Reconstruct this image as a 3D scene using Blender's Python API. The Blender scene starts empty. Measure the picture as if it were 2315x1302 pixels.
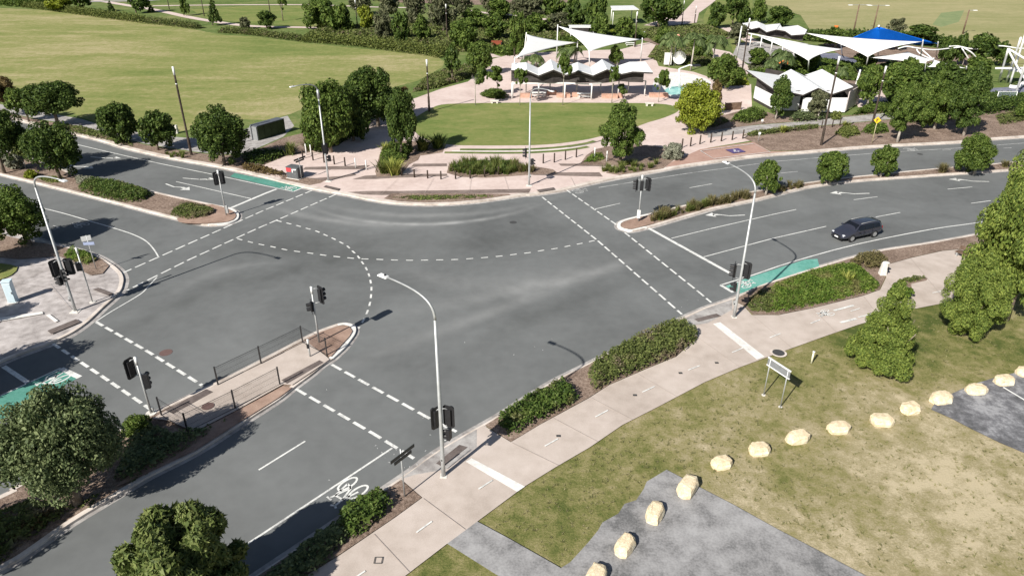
import bpy, bmesh, math, random
import numpy as np
from mathutils import Vector, Matrix
from mathutils.geometry import tessellate_polygon
R=math.radians
scn=bpy.context.scene
col=scn.collection
# ---------------- camera ----------------
H=26.0; F=1604.87; PIT=0.482863; ROL=0.003142; CX,CY=1157.5,651.0
_cp,_sp=math.cos(PIT),math.sin(PIT)
FW=Vector((0,_cp,-_sp)); _up=Vector((0,_sp,_cp)); _rt=Vector((1,0,0))
RT=math.cos(ROL)*_rt+math.sin(ROL)*_up; UP=-math.sin(ROL)*_rt+math.cos(ROL)*_up
CAM=Vector((0,0,H))
cd=bpy.data.cameras.new('camera'); cam=bpy.data.objects.new('camera',cd); col.objects.link(cam)
cd.sensor_width=36; cd.lens=F/2315*36; cd.clip_start=.5; cd.clip_end=6000
M3=Matrix((RT,UP,-FW)).transposed()
cam.matrix_world=Matrix.Translation(CAM)@M3.to_4x4()
scn.camera=cam
# ---------------- light ----------------
SX,SY=0.82455,1.04428
SUN_EL=math.atan(1/math.hypot(SX,SY)); SUN_AZ=math.atan2(-SX,-SY)
w=bpy.data.worlds.new('World'); scn.world=w; w.use_nodes=True
nt=w.node_tree; bg=nt.nodes['Background']; sky=nt.nodes.new('ShaderNodeTexSky')
sky.sky_type='NISHITA'; sky.sun_disc=False; sky.sun_elevation=SUN_EL; sky.sun_rotation=SUN_AZ%(2*math.pi)
nt.links.new(sky.outputs[0],bg.inputs[0]); bg.inputs[1].default_value=0.05
sd=bpy.data.lights.new('sun','SUN'); sd.energy=5.0; sd.angle=R(.5); sd.color=(1,.955,.88)
so=bpy.data.objects.new('sun',sd); col.objects.link(so)
so.rotation_euler=Vector((SX,SY,-1)).to_track_quat('-Z','Y').to_euler()
scn.view_settings.view_transform='Standard'; scn.view_settings.look='None'
scn.view_settings.exposure=0.5; scn.view_settings.gamma=1
# ---------------- projection helpers (photo pixel -> place on the ground) ----------------
def ray(px,py): return FW*F+RT*(px-CX)-UP*(py-CY)
def G(px,py,z=0.0):
    d=ray(px,py); t=(z-H)/d.z; return CAM+d*t
def proj(P):
    d=P-CAM; k=d.dot(FW); return CX+F*d.dot(RT)/k, CY-F*d.dot(UP)/k
def mpp(P): return (P-CAM).dot(FW)/F
def hgt(B,py):            # height above B whose projection has row py
    a,b=0.0,30.0
    for _ in range(40):
        m=(a+b)/2
        if proj(B+Vector((0,0,m)))[1]>py: a=m
        else: b=m
    return a
KZ=.12
# ---------------- tagging ----------------
def tag(o,label=None,cat=None,group=None,kind=None):
    if label: o['label']=label
    if cat: o['category']=cat
    if group: o['group']=group
    if kind: o['kind']=kind
    return o
def link(name,me,m=None,parent=None):
    o=bpy.data.objects.new(name,me); col.objects.link(o)
    if m is not None and me is not None and not me.materials: me.materials.append(m)
    if parent: o.parent=parent
    return o
def thing(name,label,cat,loc=(0,0,0),rz=0,group=None):
    o=bpy.data.objects.new(name,None); col.objects.link(o); o.location=loc; o.rotation_euler=(0,0,rz)
    o.empty_display_size=.2
    return tag(o,label,cat,group)
def kids(o): return [c for c in bpy.data.objects if c.parent==o]
# ---------------- mesh builder ----------------
class MB:
    def __init__(s): s.v=[]; s.f=[]
    def add(s,v,f):
        n=len(s.v); s.v+=[tuple(p) for p in v]; s.f+=[tuple(i+n for i in q) for q in f]; return s
    def box(s,c,d,M=None,tap=1.0):
        x,y,z=[k/2 for k in d]; v=[]
        for zz,t in ((-z,1),(z,tap)):
            v+=[Vector((-x*t,-y*t,zz)),Vector((x*t,-y*t,zz)),Vector((x*t,y*t,zz)),Vector((-x*t,y*t,zz))]
        v=[(M@p if M else p)+Vector(c) for p in v]
        return s.add(v,[(3,2,1,0),(4,5,6,7),(0,1,5,4),(1,2,6,5),(2,3,7,6),(3,0,4,7)])
    def tube(s,path,rad,n=8,caps=True):
        path=[Vector(p) for p in path]
        if not hasattr(rad,'__len__'): rad=[rad]*len(path)
        v=[];f=[]; ref=None
        for i,p in enumerate(path):
            t=(path[min(i+1,len(path)-1)]-path[max(i-1,0)]).normalized()
            if ref is None: ref=Vector((0,0,1)) if abs(t.z)<.9 else Vector((1,0,0))
            a=t.cross(ref).normalized(); b=t.cross(a).normalized(); ref=-b if False else ref
            for k in range(n):
                an=2*math.pi*k/n; v.append(p+(a*math.cos(an)+b*math.sin(an))*rad[i])
        for i in range(len(path)-1):
            for k in range(n):
                f.append((i*n+k,i*n+(k+1)%n,(i+1)*n+(k+1)%n,(i+1)*n+k))
        if caps: f+=[tuple(range(n))[::-1],tuple((len(path)-1)*n+k for k in range(n))]
        return s.add(v,f)
    def bar(s,a,b,r,n=8): return s.tube([a,b],r,n)
    def poly(s,pts):      # flat polygon, any outline
        pts=[Vector(p) for p in pts]; t=tessellate_polygon([pts]); fs=[]
        for q in t:
            n=(pts[q[1]]-pts[q[0]]).cross(pts[q[2]]-pts[q[0]])
            fs.append(tuple(q) if n.z>=0 else tuple(q[::-1]))
        return s.add(pts,fs)
    def slab(s,pts,z0,z1):
        a=[Vector((p[0],p[1],z1)) for p in pts]; n0=len(s.v); s.poly(a)
        n=len(pts); lo=[Vector((p[0],p[1],z0)) for p in pts]; ar=sum(pts[i][0]*pts[(i+1)%n][1]-pts[(i+1)%n][0]*pts[i][1] for i in range(n))
        v=lo+a; f=[(i,(i+1)%n,n+(i+1)%n,n+i) for i in range(n)]
        if ar<0: f=[q[::-1] for q in f]
        return s.add(v,f)
    def sphere(s,c,r,nu=12,nv=8,sq=(1,1,1)):
        v=[];f=[]; c=Vector(c)
        for j in range(nv+1):
            th=math.pi*j/nv
            for i in range(nu):
                ph=2*math.pi*i/nu; v.append(c+Vector((r*sq[0]*math.sin(th)*math.cos(ph),r*sq[1]*math.sin(th)*math.sin(ph),r*sq[2]*math.cos(th))))
        for j in range(nv):
            for i in range(nu): f.append((j*nu+i,(j+1)*nu+i,(j+1)*nu+(i+1)%nu,j*nu+(i+1)%nu))
        return s.add(v,f)
    def mesh(s,name,smooth=False):
        me=bpy.data.meshes.new(name); me.from_pydata(s.v,[],s.f); me.validate(); me.update()
        if smooth: me.polygons.foreach_set('use_smooth',[True]*len(me.polygons))
        return me
    def build(s,name,m,parent=None,smooth=False,bevel=0):
        me=s.mesh(name,smooth)
        if bevel:
            bm=bmesh.new(); bm.from_mesh(me); bmesh.ops.remove_doubles(bm,verts=bm.verts,dist=1e-5)
            es=[e for e in bm.edges if len(e.link_faces)==2 and e.calc_face_angle(0)>.5]
            bmesh.ops.bevel(bm,geom=es,offset=bevel,segments=2,affect='EDGES',profile=.6,clamp_overlap=True); bm.to_mesh(me); bm.free()
        return link(name,me,m,parent)
# ---------------- materials ----------------
def newmat(name,rough=.8,base=(.5,.5,.5),metal=0,spec=.3):
    m=bpy.data.materials.new(name); m.use_nodes=True; b=m.node_tree.nodes['Principled BSDF']
    b.inputs['Base Color'].default_value=(*base,1); b.inputs['Roughness'].default_value=rough
    b.inputs['Metallic'].default_value=metal; b.inputs['Specular IOR Level'].default_value=spec
    return m,m.node_tree,b
def coords(nt,scale=(1,1,1),obj=True,rot=0):
    tc=nt.nodes.new('ShaderNodeTexCoord'); mp=nt.nodes.new('ShaderNodeMapping')
    mp.inputs['Scale'].default_value=scale; mp.inputs['Rotation'].default_value=(0,0,rot)
    nt.links.new(tc.outputs['Object'],mp.inputs[0]); return mp.outputs[0]
def noise(nt,vec,scale,detail=4,rough=.55,dist=0):
    n=nt.nodes.new('ShaderNodeTexNoise'); n.inputs['Scale'].default_value=scale; n.inputs['Detail'].default_value=detail
    n.inputs['Roughness'].default_value=rough; n.inputs['Distortion'].default_value=dist
    nt.links.new(vec,n.inputs['Vector']); return n.outputs['Fac']
def ramp(nt,fac,stops):
    r=nt.nodes.new('ShaderNodeValToRGB'); e=r.color_ramp.elements
    while len(e)<len(stops): e.new(.5)
    for k,(p,c) in zip(e,stops): k.position=p; k.color=(*c,1) if len(c)==3 else c
    nt.links.new(fac,r.inputs[0]); return r.outputs[0]
def mix(nt,fac,a,b,mode='MIX'):
    m=nt.nodes.new('ShaderNodeMix'); m.data_type='RGBA'; m.blend_type=mode
    for k,x in ((0,fac),(6,a),(7,b)):
        if hasattr(x,'links'): nt.links.new(x,m.inputs[k])
        elif isinstance(x,tuple): m.inputs[k].default_value=(*x,1)
        else: m.inputs[k].default_value=x
    return m.outputs[2]
def bump(nt,b,h,strength=.3,dist=.02):
    n=nt.nodes.new('ShaderNodeBump'); n.inputs['Strength'].default_value=strength; n.inputs['Distance'].default_value=dist
    nt.links.new(h,n.inputs['Height']); nt.links.new(n.outputs[0],b.inputs['Normal'])
def mth(nt,op,a,b=0.0,c=0.0):
    m=nt.nodes.new('ShaderNodeMath'); m.operation=op
    for k,x in enumerate((a,b,c)):
        if hasattr(x,'links'): nt.links.new(x,m.inputs[k])
        else: m.inputs[k].default_value=x
    return m.outputs[0]
def surf(name,cols,sc=(.15,1.5,12),rough=.9,bstr=.3,bdist=.02,stretch=(1,1,1),rot=0,spec=.2,amt=(1,.5,.35)):
    """mottled outdoor surface: cols = dark, mid, light; three noise sizes"""
    m,nt,b=newmat(name,rough,spec=spec); v=coords(nt,stretch,rot=rot)
    a=noise(nt,v,sc[0],3); c=noise(nt,v,sc[1],5); d=noise(nt,v,sc[2],4,.7)
    s=mth(nt,'ADD',mth(nt,'MULTIPLY',mth(nt,'SUBTRACT',a,.5),amt[0]),mth(nt,'MULTIPLY',mth(nt,'SUBTRACT',c,.5),amt[1]))
    s=mth(nt,'ADD',mth(nt,'ADD',s,mth(nt,'MULTIPLY',mth(nt,'SUBTRACT',d,.5),amt[2])),.5)
    k=ramp(nt,s,[(.28,cols[0]),(.5,cols[1]),(.72,cols[2])]); nt.links.new(k,b.inputs['Base Color'])
    bump(nt,b,d,bstr,bdist); return m
M={}
def plain(name,c,rough=.5,metal=0,spec=.4,var=.12,sc=4):
    m,nt,b=newmat(name,rough,c,metal,spec); v=coords(nt); n=noise(nt,v,sc,5)
    k=ramp(nt,n,[(.3,tuple(x*(1-var) for x in c)),(.7,tuple(min(1,x*(1+var)) for x in c))]); nt.links.new(k,b.inputs['Base Color']); return m
# asphalt with polished wheel tracks (arcs in world space)
def circ(a,b,c):
    ax,ay=a;bx,by=b;cx,cy=c; d=2*(ax*(by-cy)+bx*(cy-ay)+cx*(ay-by))
    ux=((ax*ax+ay*ay)*(by-cy)+(bx*bx+by*by)*(cy-ay)+(cx*cx+cy*cy)*(ay-by))/d
    uy=((ax*ax+ay*ay)*(cx-bx)+(bx*bx+by*by)*(ax-cx)+(cx*cx+cy*cy)*(bx-ax))/d
    return ux,uy,math.hypot(ax-ux,ay-uy)
def asphalt(name,base,arcs=()):
    m,nt,b=newmat(name,.85,spec=.25); v=coords(nt)
    a=noise(nt,v,.09,4,.6,.4); c=noise(nt,v,1.2,5); d=noise(nt,v,30,3,.8)
    s=mth(nt,'ADD',mth(nt,'MULTIPLY',a,.75),mth(nt,'ADD',mth(nt,'MULTIPLY',c,.2),mth(nt,'MULTIPLY',d,.16)))
    k=ramp(nt,s,[(.36,tuple(x*.7 for x in base)),(.55,base),(.74,tuple(x*1.28 for x in base))])
    if arcs:
        tc=nt.nodes.new('ShaderNodeTexCoord'); sx=nt.nodes.new('ShaderNodeSeparateXYZ'); nt.links.new(tc.outputs['Object'],sx.inputs[0])
        tot=None
        for (p,q,r,wd,am) in arcs:
            P=[G(*x) for x in (p,q,r)]; ux,uy,rr=circ(*[(x.x,x.y) for x in P])
            dx=mth(nt,'SUBTRACT',sx.outputs[0],ux); dy=mth(nt,'SUBTRACT',sx.outputs[1],uy)
            ds=mth(nt,'SQRT',mth(nt,'ADD',mth(nt,'MULTIPLY',dx,dx),mth(nt,'MULTIPLY',dy,dy)))
            e=mth(nt,'DIVIDE',mth(nt,'SUBTRACT',ds,rr),wd); g=mth(nt,'POWER',2.718,mth(nt,'MULTIPLY',mth(nt,'MULTIPLY',e,e),-1.0))
            # fade along the arc away from its middle point
            mx=mth(nt,'SUBTRACT',sx.outputs[0],P[1].x); my=mth(nt,'SUBTRACT',sx.outputs[1],P[1].y); L=(P[2]-P[0]).length*.5
            f2=mth(nt,'POWER',2.718,mth(nt,'MULTIPLY',mth(nt,'ADD',mth(nt,'MULTIPLY',mx,mx),mth(nt,'MULTIPLY',my,my)),-1.0/(L*L)))
            g=mth(nt,'MULTIPLY',mth(nt,'MULTIPLY',g,f2),am*1.35)
            tot=g if tot is None else mth(nt,'ADD',tot,g)
        tot=mth(nt,'MULTIPLY',tot,mth(nt,'ADD',mth(nt,'MULTIPLY',noise(nt,v,.5,4),1.6),-.1)); 
        pos=mth(nt,'MAXIMUM',tot,0); neg=mth(nt,'MAXIMUM',mth(nt,'MULTIPLY',tot,-1),0)
        k=mix(nt,pos,k,(.42,.42,.41)); k=mix(nt,neg,k,(.06,.063,.06))
    nt.links.new(k,b.inputs['Base Color']); bump(nt,b,d,.25,.01); return m
ARCS=[((780,492),(960,507),(1180,477),.38,.6),((760,470),(960,488),(1200,462),.6,.25),((620,470),(760,500),(900,512),.6,.3),((1000,690),(1200,650),(1420,590),.9,.22),
 ((860,560),(1080,640),(1330,600),1.3,.16),((880,790),(1150,690),(1500,560),.7,.2),((430,640),(560,600),(760,640),.7,.18),
 ((500,560),(700,560),(900,570),2.2,-.45),((430,700),(700,600),(1000,600),1.6,-.3),((250,760),(420,680),(560,610),1.0,-.3),
 ((950,860),(1250,700),(1500,620),1.0,-.22),((860,540),(1100,545),(1330,500),1.4,-.25),((1480,600),(1800,500),(2150,440),.8,-.16)]
M['asphalt']=asphalt('road_asphalt',(.148,.154,.153),ARCS)
M['paint']=surf('white_road_paint',[(.36,.36,.35),(.70,.70,.67),(.82,.82,.79)],(.7,4,22),.6,.1,.005,amt=(.5,.6,.8))
M['paint_old']=surf('worn_road_paint',[(.26,.26,.25),(.48,.48,.47),(.66,.66,.64)],(.7,5,30),.7,.1,.005)
M['green']=surf('green_lane_coating',[(.06,.18,.14),(.09,.27,.215),(.15,.33,.28)],(.5,3,14),.75,.15,.006,amt=(.5,.5,.4))
M['green_pale']=surf('pale_green_lane_coating',[(.09,.27,.22),(.14,.375,.31),(.22,.42,.37)],(.5,3,14),.75,.15,.006,amt=(.6,.6,.5))
M['kerb']=surf('kerb_concrete',[(.42,.36,.31),(.6,.53,.47),(.72,.65,.59)],(.5,3,20),.9,.2,.01)
M['kerbwhite']=surf('painted_kerb',[(.5,.48,.45),(.75,.73,.69),(.85,.83,.8)],(.8,4,20),.8,.1,.005,amt=(.4,.5,.4))
M['path']=surf('beige_path_concrete',[(.38,.32,.275),(.50,.43,.38),(.59,.515,.465)],(.22,1.3,16),.9,.12,.006,amt=(.6,.45,.35))
M['pinkpave']=surf('pink_plaza_concrete',[(.48,.375,.335),(.61,.495,.45),(.7,.59,.545)],(.25,1.6,14),.9,.1,.006,amt=(.5,.4,.35))
M['greypath']=surf('weathered_corner_paving',[(.27,.245,.235),(.42,.385,.37),(.55,.51,.495)],(.35,1.8,14),.92,.2,.008,amt=(.8,.8,.4))
M['darkband']=surf('brown_paving_band',[(.15,.115,.1),(.21,.165,.145),(.27,.215,.19)],(.5,4,20),.9,.2,.01)
M['ramp']=surf('ramp_concrete',[(.25,.23,.22),(.36,.34,.325),(.46,.44,.42)],(.8,3,18),.9,.2,.01,amt=(.9,.8,.3))
M['slab']=surf('stained_grey_slab',[(.13,.13,.13),(.27,.265,.265),(.37,.365,.365)],(.3,1.3,9),.92,.3,.012,amt=(.75,.7,.6))
M['darkslab']=surf('dark_carpark_bitumen',[(.1,.1,.105),(.17,.17,.18),(.32,.32,.33)],(.4,2.2,9),.92,.4,.015,amt=(.8,1.0,.5))
M['brownpave']=surf('brown_island_paving',[(.22,.145,.11),(.33,.225,.175),(.42,.3,.235)],(.6,2,16),.9,.2,.01,amt=(.7,.5,.35))
M['mulch']=surf('bark_mulch',[(.12,.085,.065),(.25,.18,.14),(.4,.31,.25)],(.5,5,22),.97,1,.05,amt=(.5,.8,1.0))
M['pinkbay']=surf('red_parking_pavers',[(.33,.2,.16),(.41,.265,.215),(.47,.32,.27)],(.4,2,20),.9,.2,.008,amt=(.4,.4,.4))
M['tactile']=surf('tactile_paver',[(.1,.08,.075),(.14,.115,.105),(.18,.15,.14)],(2,12,40),.85,.5,.01)
def grassmat(name,cols,sc,rot=0,stretch=(1,1,1),spot=None,fine=18):
    m,nt,b=newmat(name,.95,spec=.1); v=coords(nt,stretch,rot=rot); v1=coords(nt)
    a=noise(nt,v,sc[0],4,.6,.6); c=noise(nt,v,sc[1],6,.65,.3); d=noise(nt,v1,fine,5,.75); e=noise(nt,v1,fine*.22,4,.6)
    s=mth(nt,'ADD',mth(nt,'MULTIPLY',a,1.0),mth(nt,'ADD',mth(nt,'MULTIPLY',c,.8),mth(nt,'ADD',mth(nt,'MULTIPLY',d,.75),mth(nt,'MULTIPLY',e,.55))))
    s=mth(nt,'SUBTRACT',s,1.05)
    if spot:
        tc=nt.nodes.new('ShaderNodeTexCoord'); sx=nt.nodes.new('ShaderNodeSeparateXYZ'); nt.links.new(tc.outputs['Object'],sx.inputs[0])
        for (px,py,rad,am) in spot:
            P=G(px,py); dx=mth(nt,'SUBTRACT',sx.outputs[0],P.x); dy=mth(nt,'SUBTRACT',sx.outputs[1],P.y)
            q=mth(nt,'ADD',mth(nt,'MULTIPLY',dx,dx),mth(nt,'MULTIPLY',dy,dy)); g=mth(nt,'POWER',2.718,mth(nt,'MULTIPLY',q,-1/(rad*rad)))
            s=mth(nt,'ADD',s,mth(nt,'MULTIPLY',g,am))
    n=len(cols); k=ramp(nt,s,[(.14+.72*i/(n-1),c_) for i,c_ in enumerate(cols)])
    nt.links.new(k,b.inputs['Base Color']); bump(nt,b,d,.8,.06); return m
M['field']=grassmat('sports_field_grass',[(.125,.17,.045),(.18,.212,.064),(.245,.25,.092),(.345,.31,.155),(.43,.37,.22)],(.03,.16),rot=.5,stretch=(.45,1.3,1),fine=4,
   spot=[(100,170,16,.13),(250,100,20,.1),(620,250,10,.16),(500,70,18,-.08),(900,150,14,.03),(520,140,16,-.12)])
M['field_east']=grassmat('dry_field_grass',[(.24,.25,.10),(.27,.265,.12),(.34,.31,.16),(.4,.35,.19)],(.03,.2),rot=.3,stretch=(.45,1.3,1),fine=3)
M['oval']=grassmat('oval_lawn_grass',[(.105,.155,.036),(.155,.2,.056),(.215,.23,.078),(.3,.28,.125)],(.09,.5),fine=7,stretch=(.6,1.3,1))
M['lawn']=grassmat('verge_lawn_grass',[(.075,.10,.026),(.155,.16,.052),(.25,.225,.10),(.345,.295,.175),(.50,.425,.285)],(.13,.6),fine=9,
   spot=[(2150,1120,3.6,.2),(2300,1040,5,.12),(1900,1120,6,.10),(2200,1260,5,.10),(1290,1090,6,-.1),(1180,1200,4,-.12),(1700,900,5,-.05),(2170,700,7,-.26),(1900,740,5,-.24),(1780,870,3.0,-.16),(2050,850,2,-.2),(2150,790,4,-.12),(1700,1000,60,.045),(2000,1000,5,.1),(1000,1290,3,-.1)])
M['parkgrass']=grassmat('park_grass',[(.06,.1,.025),(.1,.15,.04),(.17,.2,.07),(.25,.24,.11)],(.06,.5),fine=5)
M['ground']=grassmat('ground_grass',[(.07,.1,.03),(.13,.16,.05),(.2,.21,.08),(.3,.27,.14)],(.02,.15),fine=2)
# ---------------- polygons, strips ----------------
def cr(pts,n=6,closed=False):
    P=[Vector(p) for p in pts]; N=len(P); out=[]
    rng=range(N if closed else N-1)
    for i in rng:
        g=lambda k: P[k%N] if closed else P[max(0,min(N-1,k))]
        a,b,c,d=g(i-1),g(i),g(i+1),g(i+2)
        for j in range(n):
            t=j/n; out.append(.5*((2*b)+(c-a)*t+(2*a-5*b+4*c-d)*t*t+(3*b-a-3*c+d)*t**3))
    if not closed: out.append(P[-1])
    return out
def W(pts,z=0.0,smooth=0,closed=False):
    p=[G(x,y,z) for x,y in pts]
    return cr(p,smooth,closed) if smooth else p
def normals(P,closed=False):
    N=len(P); out=[]
    for i in range(N):
        a=P[(i-1)%N] if closed or i>0 else P[0]; b=P[(i+1)%N] if closed or i<N-1 else P[-1]
        t=(b-a); t.z=0; t.normalize(); out.append(Vector((-t.y,t.x,0)))
    return out
def offs(P,d,closed=False):
    return [p+n*d for p,n in zip(P,normals(P,closed))]
def ribbon(mb,P,w0,w1,z,closed=False):
    A=offs(P,w0,closed); B=offs(P,w1,closed); n=len(P); v=[Vector((p.x,p.y,z)) for p in A+B]
    r=range(n if closed else n-1); f=[(i,(i+1)%n,n+(i+1)%n,n+i) for i in r]
    if w1<w0: f=[q[::-1] for q in f]
    mb.add(v,f)
def dashed(mb,P,w,z,dash,gap,off=0):
    L=[0]
    for a,b in zip(P,P[1:]): L.append(L[-1]+(b-a).length)
    def at(s):
        for i in range(len(P)-1):
            if L[i+1]>=s or i==len(P)-2: return P[i].lerp(P[i+1],(s-L[i])/max(1e-6,L[i+1]-L[i]))
    s=off
    while s<L[-1]-.1:
        e=min(s+dash,L[-1]); k=[at(s+(e-s)*j/3) for j in range(4)]; ribbon(mb,k,-w/2,w/2,z); s+=dash+gap
def area(name,pts,z,m,smooth=0,kind='structure',parent=None,world=False):
    P=pts if world else W(pts,z,smooth,True); mb=MB(); mb.poly([Vector((p.x,p.y,z)) for p in P])
    o=mb.build(name,m,parent)
    if not parent: tag(o,kind=kind)
    return o
# ================= the ground, the road and the raised blocks =================
mb=MB(); mb.poly([(-3000,-800,-.06),(3000,-800,-.06),(3000,4000,-.06),(-3000,4000,-.06)]); tag(mb.build('ground',M['ground']),kind='structure')
mb=MB(); mb.poly([(-160,-20,0),(170,-20,0),(170,125,0),(-160,125,0)]); ROAD=tag(mb.build('road',M['asphalt']),kind='structure')
KN=[(-500,140),(-80,243),(60,277),(165,303),(235,320),(287,335.7),(391.6,359),(496,377.4),(600,401),(632,410),(684,421.8),(736.6,432),(783.6,440),(841,451.9),(893,459),(958.6,462.3),(1024,460.5),(1089,454.5),(1180,441.4),(1202,440),(1267.5,431),(1332.8,415.3),(1398,402),(1463,391),(1541.7,377),(1620,365.7),(1698,355),(1750,350),(1819.5,344.8),(1924,335.7),(2028,329),(2159,322.6),(2315,310),(2700,290)]
KSE=[(150,1560),(450,1385),(908,1078),(961,1039),(1000,1012.5),(1053,981),(1128.6,938),(1202,890.7),(1254.5,859.4),(1306.7,833.3),(1385,794),(1457,756),(1523.5,729),(1541.7,718.4),(1594,695),(1654,674),(1715,646.5),(1785,623),(1856,601),(1924,581),(2002,563),(2106.7,547),(2206,529),(2315,508),(2700,450)]
KW=[(-500,385),(-200,455),(0,515),(68,535),(96.6,543),(130.5,553),(170,562),(209,574),(230,583),(248,594),(262,604),(274,616),(279,630),(277,644),(272,657),(256,674),(230,697),(198,727),(162,752),(117.5,773),(52,797),(0,818),(-200,905),(-500,1050)]
ML=[(-400,255),(-150,303),(0,338),(70,358),(136,380),(170,394),(261,411),(339,431),(418,449),(496,465),(522,471),(534,477),(540,485),(538,494),(530,500),(515,505),(496,507.5),(470,508),(444,504),(365.5,485.8),(287,465),(209,445),(104,419),(0,394),(-150,358),(-400,305)]
ME=[(2700,315),(2315,363),(2159,377),(2041,388),(1976,395),(1924,400),(1814,414),(1715,430),(1620,449),(1528,468),(1463,484),(1424,493),(1405,499),(1396,506),(1398,514),(1411,519),(1427,521.6),(1463,514.5),(1541.7,492),(1620,470),(1715,450.5),(1819.4,424.4),(1924,410),(2028,402),(2159,393),(2289,384),(2700,352)]
MS=[(-500,1340),(0,1120),(26,1103),(180,1020),(339,935),(400,905),(462,876),(500,858),(580,818),(692,760),(723.6,746),(763,732),(781,730),(799,735),(804.5,743),(802,755),(790,772),(776,789),(750,812),(731,823),(708,843),(666,874),(632,902),(580,935),(541,960),(446.6,1020),(341.5,1073),(262.7,1120),(157.6,1183),(52.5,1257),(0,1287),(-150,1377),(-500,1580)]
def block(name,P,m):
    mb=MB(); mb.slab(P,-.05,KZ); o=mb.build(name,m); tag(o,kind='structure'); return o
def kerbs(P,closed=False,m='kerb',channel=.4,inward=-1,name='kerb',par=None,w=.28):
    """raised concrete kerb with a channel; inward = side of the block (+1 left of travel)"""
    mb=MB(); s=inward
    A=offs(P,-.006*s,closed); B=offs(P,w*s,closed); n=len(P); v=[]
    for p in A: v.append((p.x,p.y,-.02))
    for p in offs(P,-.003*s,closed): v.append((p.x,p.y,KZ+.017))
    for p in B: v.append((p.x,p.y,KZ+.017))
    for p in B: v.append((p.x,p.y,KZ-.02))
    f=[]
    for i in range(n if closed else n-1):
        j=(i+1)%n
        for a,b in ((0,1),(1,2),(2,3)): f.append((a*n+i,a*n+j,b*n+j,b*n+i))
    if s>0: f=[q[::-1] for q in f]
    mb.add(v,f); o=tag(mb.build(name,M[m]),kind='structure')
    if channel:
        mb=MB(); ribbon(mb,P,(-channel if s>0 else channel),-.003*s,.006,closed)
        # make faces look up
        me=mb.mesh('channel'); 
        if sum(p.normal.z for p in me.polygons)<0: me.flip_normals()
        link('gutter',me,M['ramp'],o)
    return o
pN=W(KN,KZ,4); far=[G(3400,-120),G(-1500,-120)]
block('park_ground',pN+far,M['parkgrass']); kerbs(pN,inward=1,w=.6)
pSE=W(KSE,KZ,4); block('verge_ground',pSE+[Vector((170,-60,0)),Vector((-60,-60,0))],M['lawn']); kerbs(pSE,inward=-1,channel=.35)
pW=W(KW,KZ,4); block('corner_ground',pW+[Vector((-170,5,0)),Vector((-170,70,0))],M['greypath']); kerbs(pW,inward=-1)
pML=W(ML,KZ,3); block('median_strip',pML,M['mulch']); kerbs(pML,inward=-1,channel=.3)
pME=W(ME,KZ,3); block('median_strip',pME,M['mulch']); kerbs(pME,inward=1,channel=.3)
pMS=W(MS,KZ,3); block('median_strip',pMS,M['mulch']); kerbs(pMS,inward=-1,channel=.25)
# painted noses of the three islands
def nose(pts,inw):
    P=W(pts,KZ,4); mb=MB(); s=inw; A=offs(P,-.016*s); A2=offs(P,-.012*s); B=offs(P,.3*s); n=len(P)
    v=[(p.x,p.y,.0) for p in A]+[(p.x,p.y,KZ+.022) for p in A2]+[(p.x,p.y,KZ+.022) for p in B]; f=[]
    for i in range(n-1):
        for a in (0,1): f.append((a*n+i,a*n+i+1,(a+1)*n+i+1,(a+1)*n+i))
    if s>0: f=[q[::-1] for q in f]
    mb.add(v,f); tag(mb.build('painted_kerb',M['kerbwhite']),kind='structure')
nose([(496,465),(522,471),(534,477),(540,485),(538,494),(530,500),(515,505),(496,507.5),(470,508)],-1)
nose([(1463,484),(1424,493),(1405,499),(1396,506),(1398,514),(1411,519),(1427,521.6),(1463,514.5)],1)
nose([(763,732),(781,730),(799,735),(804.5,743),(802,755),(790,772),(776,789),(752,811)],-1)
_z=[.124]
def over(name,pts,m,smooth=0):
    _z[0]+=.0012; return area(name,pts,_z[0],M[m],smooth)
# ---- park overlays ----
over('sports_field',[(-700,-10),(-200,8),(0,19),(108,24),(194,34.5),(281,45),(389,58),(500,79),(580,84),(684,97),(789,108),(893,118),(985,126),(1005,140),(1000,152),(972,168),(945,183),(893,197),(800,215),(700,240),(658,258),(600,272),(535,270),(480,285),(392,300),(300,292),(230,280),(183,266),(141,248),(52,230),(-300,165),(-700,80)],'field')
over('footpath',[(-700,82),(-300,168),(0,236),(60,248),(183,269),(240,287),(330,303),(420,312),(500,312),(560,290),(600,275),(650,262),(665,285),(640,310),(560,345),(500,350),(430,342),(330,326),(250,306),(190,288),(60,264),(0,252),(-300,190),(-700,100)],'ramp')
over('garden_bed',[(-500,128),(-80,225),(60,266),(190,290),(250,308),(330,328),(430,344),(500,352),(560,348),(640,312),(690,300),(760,290),(800,285),(765,330),(700,345),(645,354),(600,372),(590,384),(640,405),(632,408),(600,399),(496,375.5),(391,357),(287,333.5),(235,318),(165,301),(60,275),(-80,241),(-500,138)],'mulch')
over('plaza',[(632,408.5),(610,396),(590,386),(600,372),(645,354),(700,345),(765,330),(790,308),(815,270),(850,255),(890,235),(940,222),(998,201),(1058,185),(1090,160),(1110,135),(1160,122),(1250,118),(1405,112),(1455,98),(1487,95),(1475,115),(1489,150),(1568,163),(1612,178),(1625,195),(1698,191),(1700,245),(1640,262),(1600,290),(1720,284),(1720,305),(1700,318),(1600,335),(1540,360),(1541,375),(1463,389.5),(1398,400.5),(1332,413.5),(1267,429.5),(1202,439),(1180,439.8),(1089,453),(1024,459),(958,460.8),(893,457.5),(841,450.5),(783,438.6),(736,430.5),(684,420.3)],'pinkpave')
over('shared_path',[(1600,300),(1640,290),(1715,283),(1800,276),(1900,266),(2000,256),(2140,244),(2315,230),(2700,205),(2700,220),(2315,243),(2140,256),(2010,270),(1900,280),(1800,289),(1715,298),(1650,306),(1600,312)],'ramp')
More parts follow.
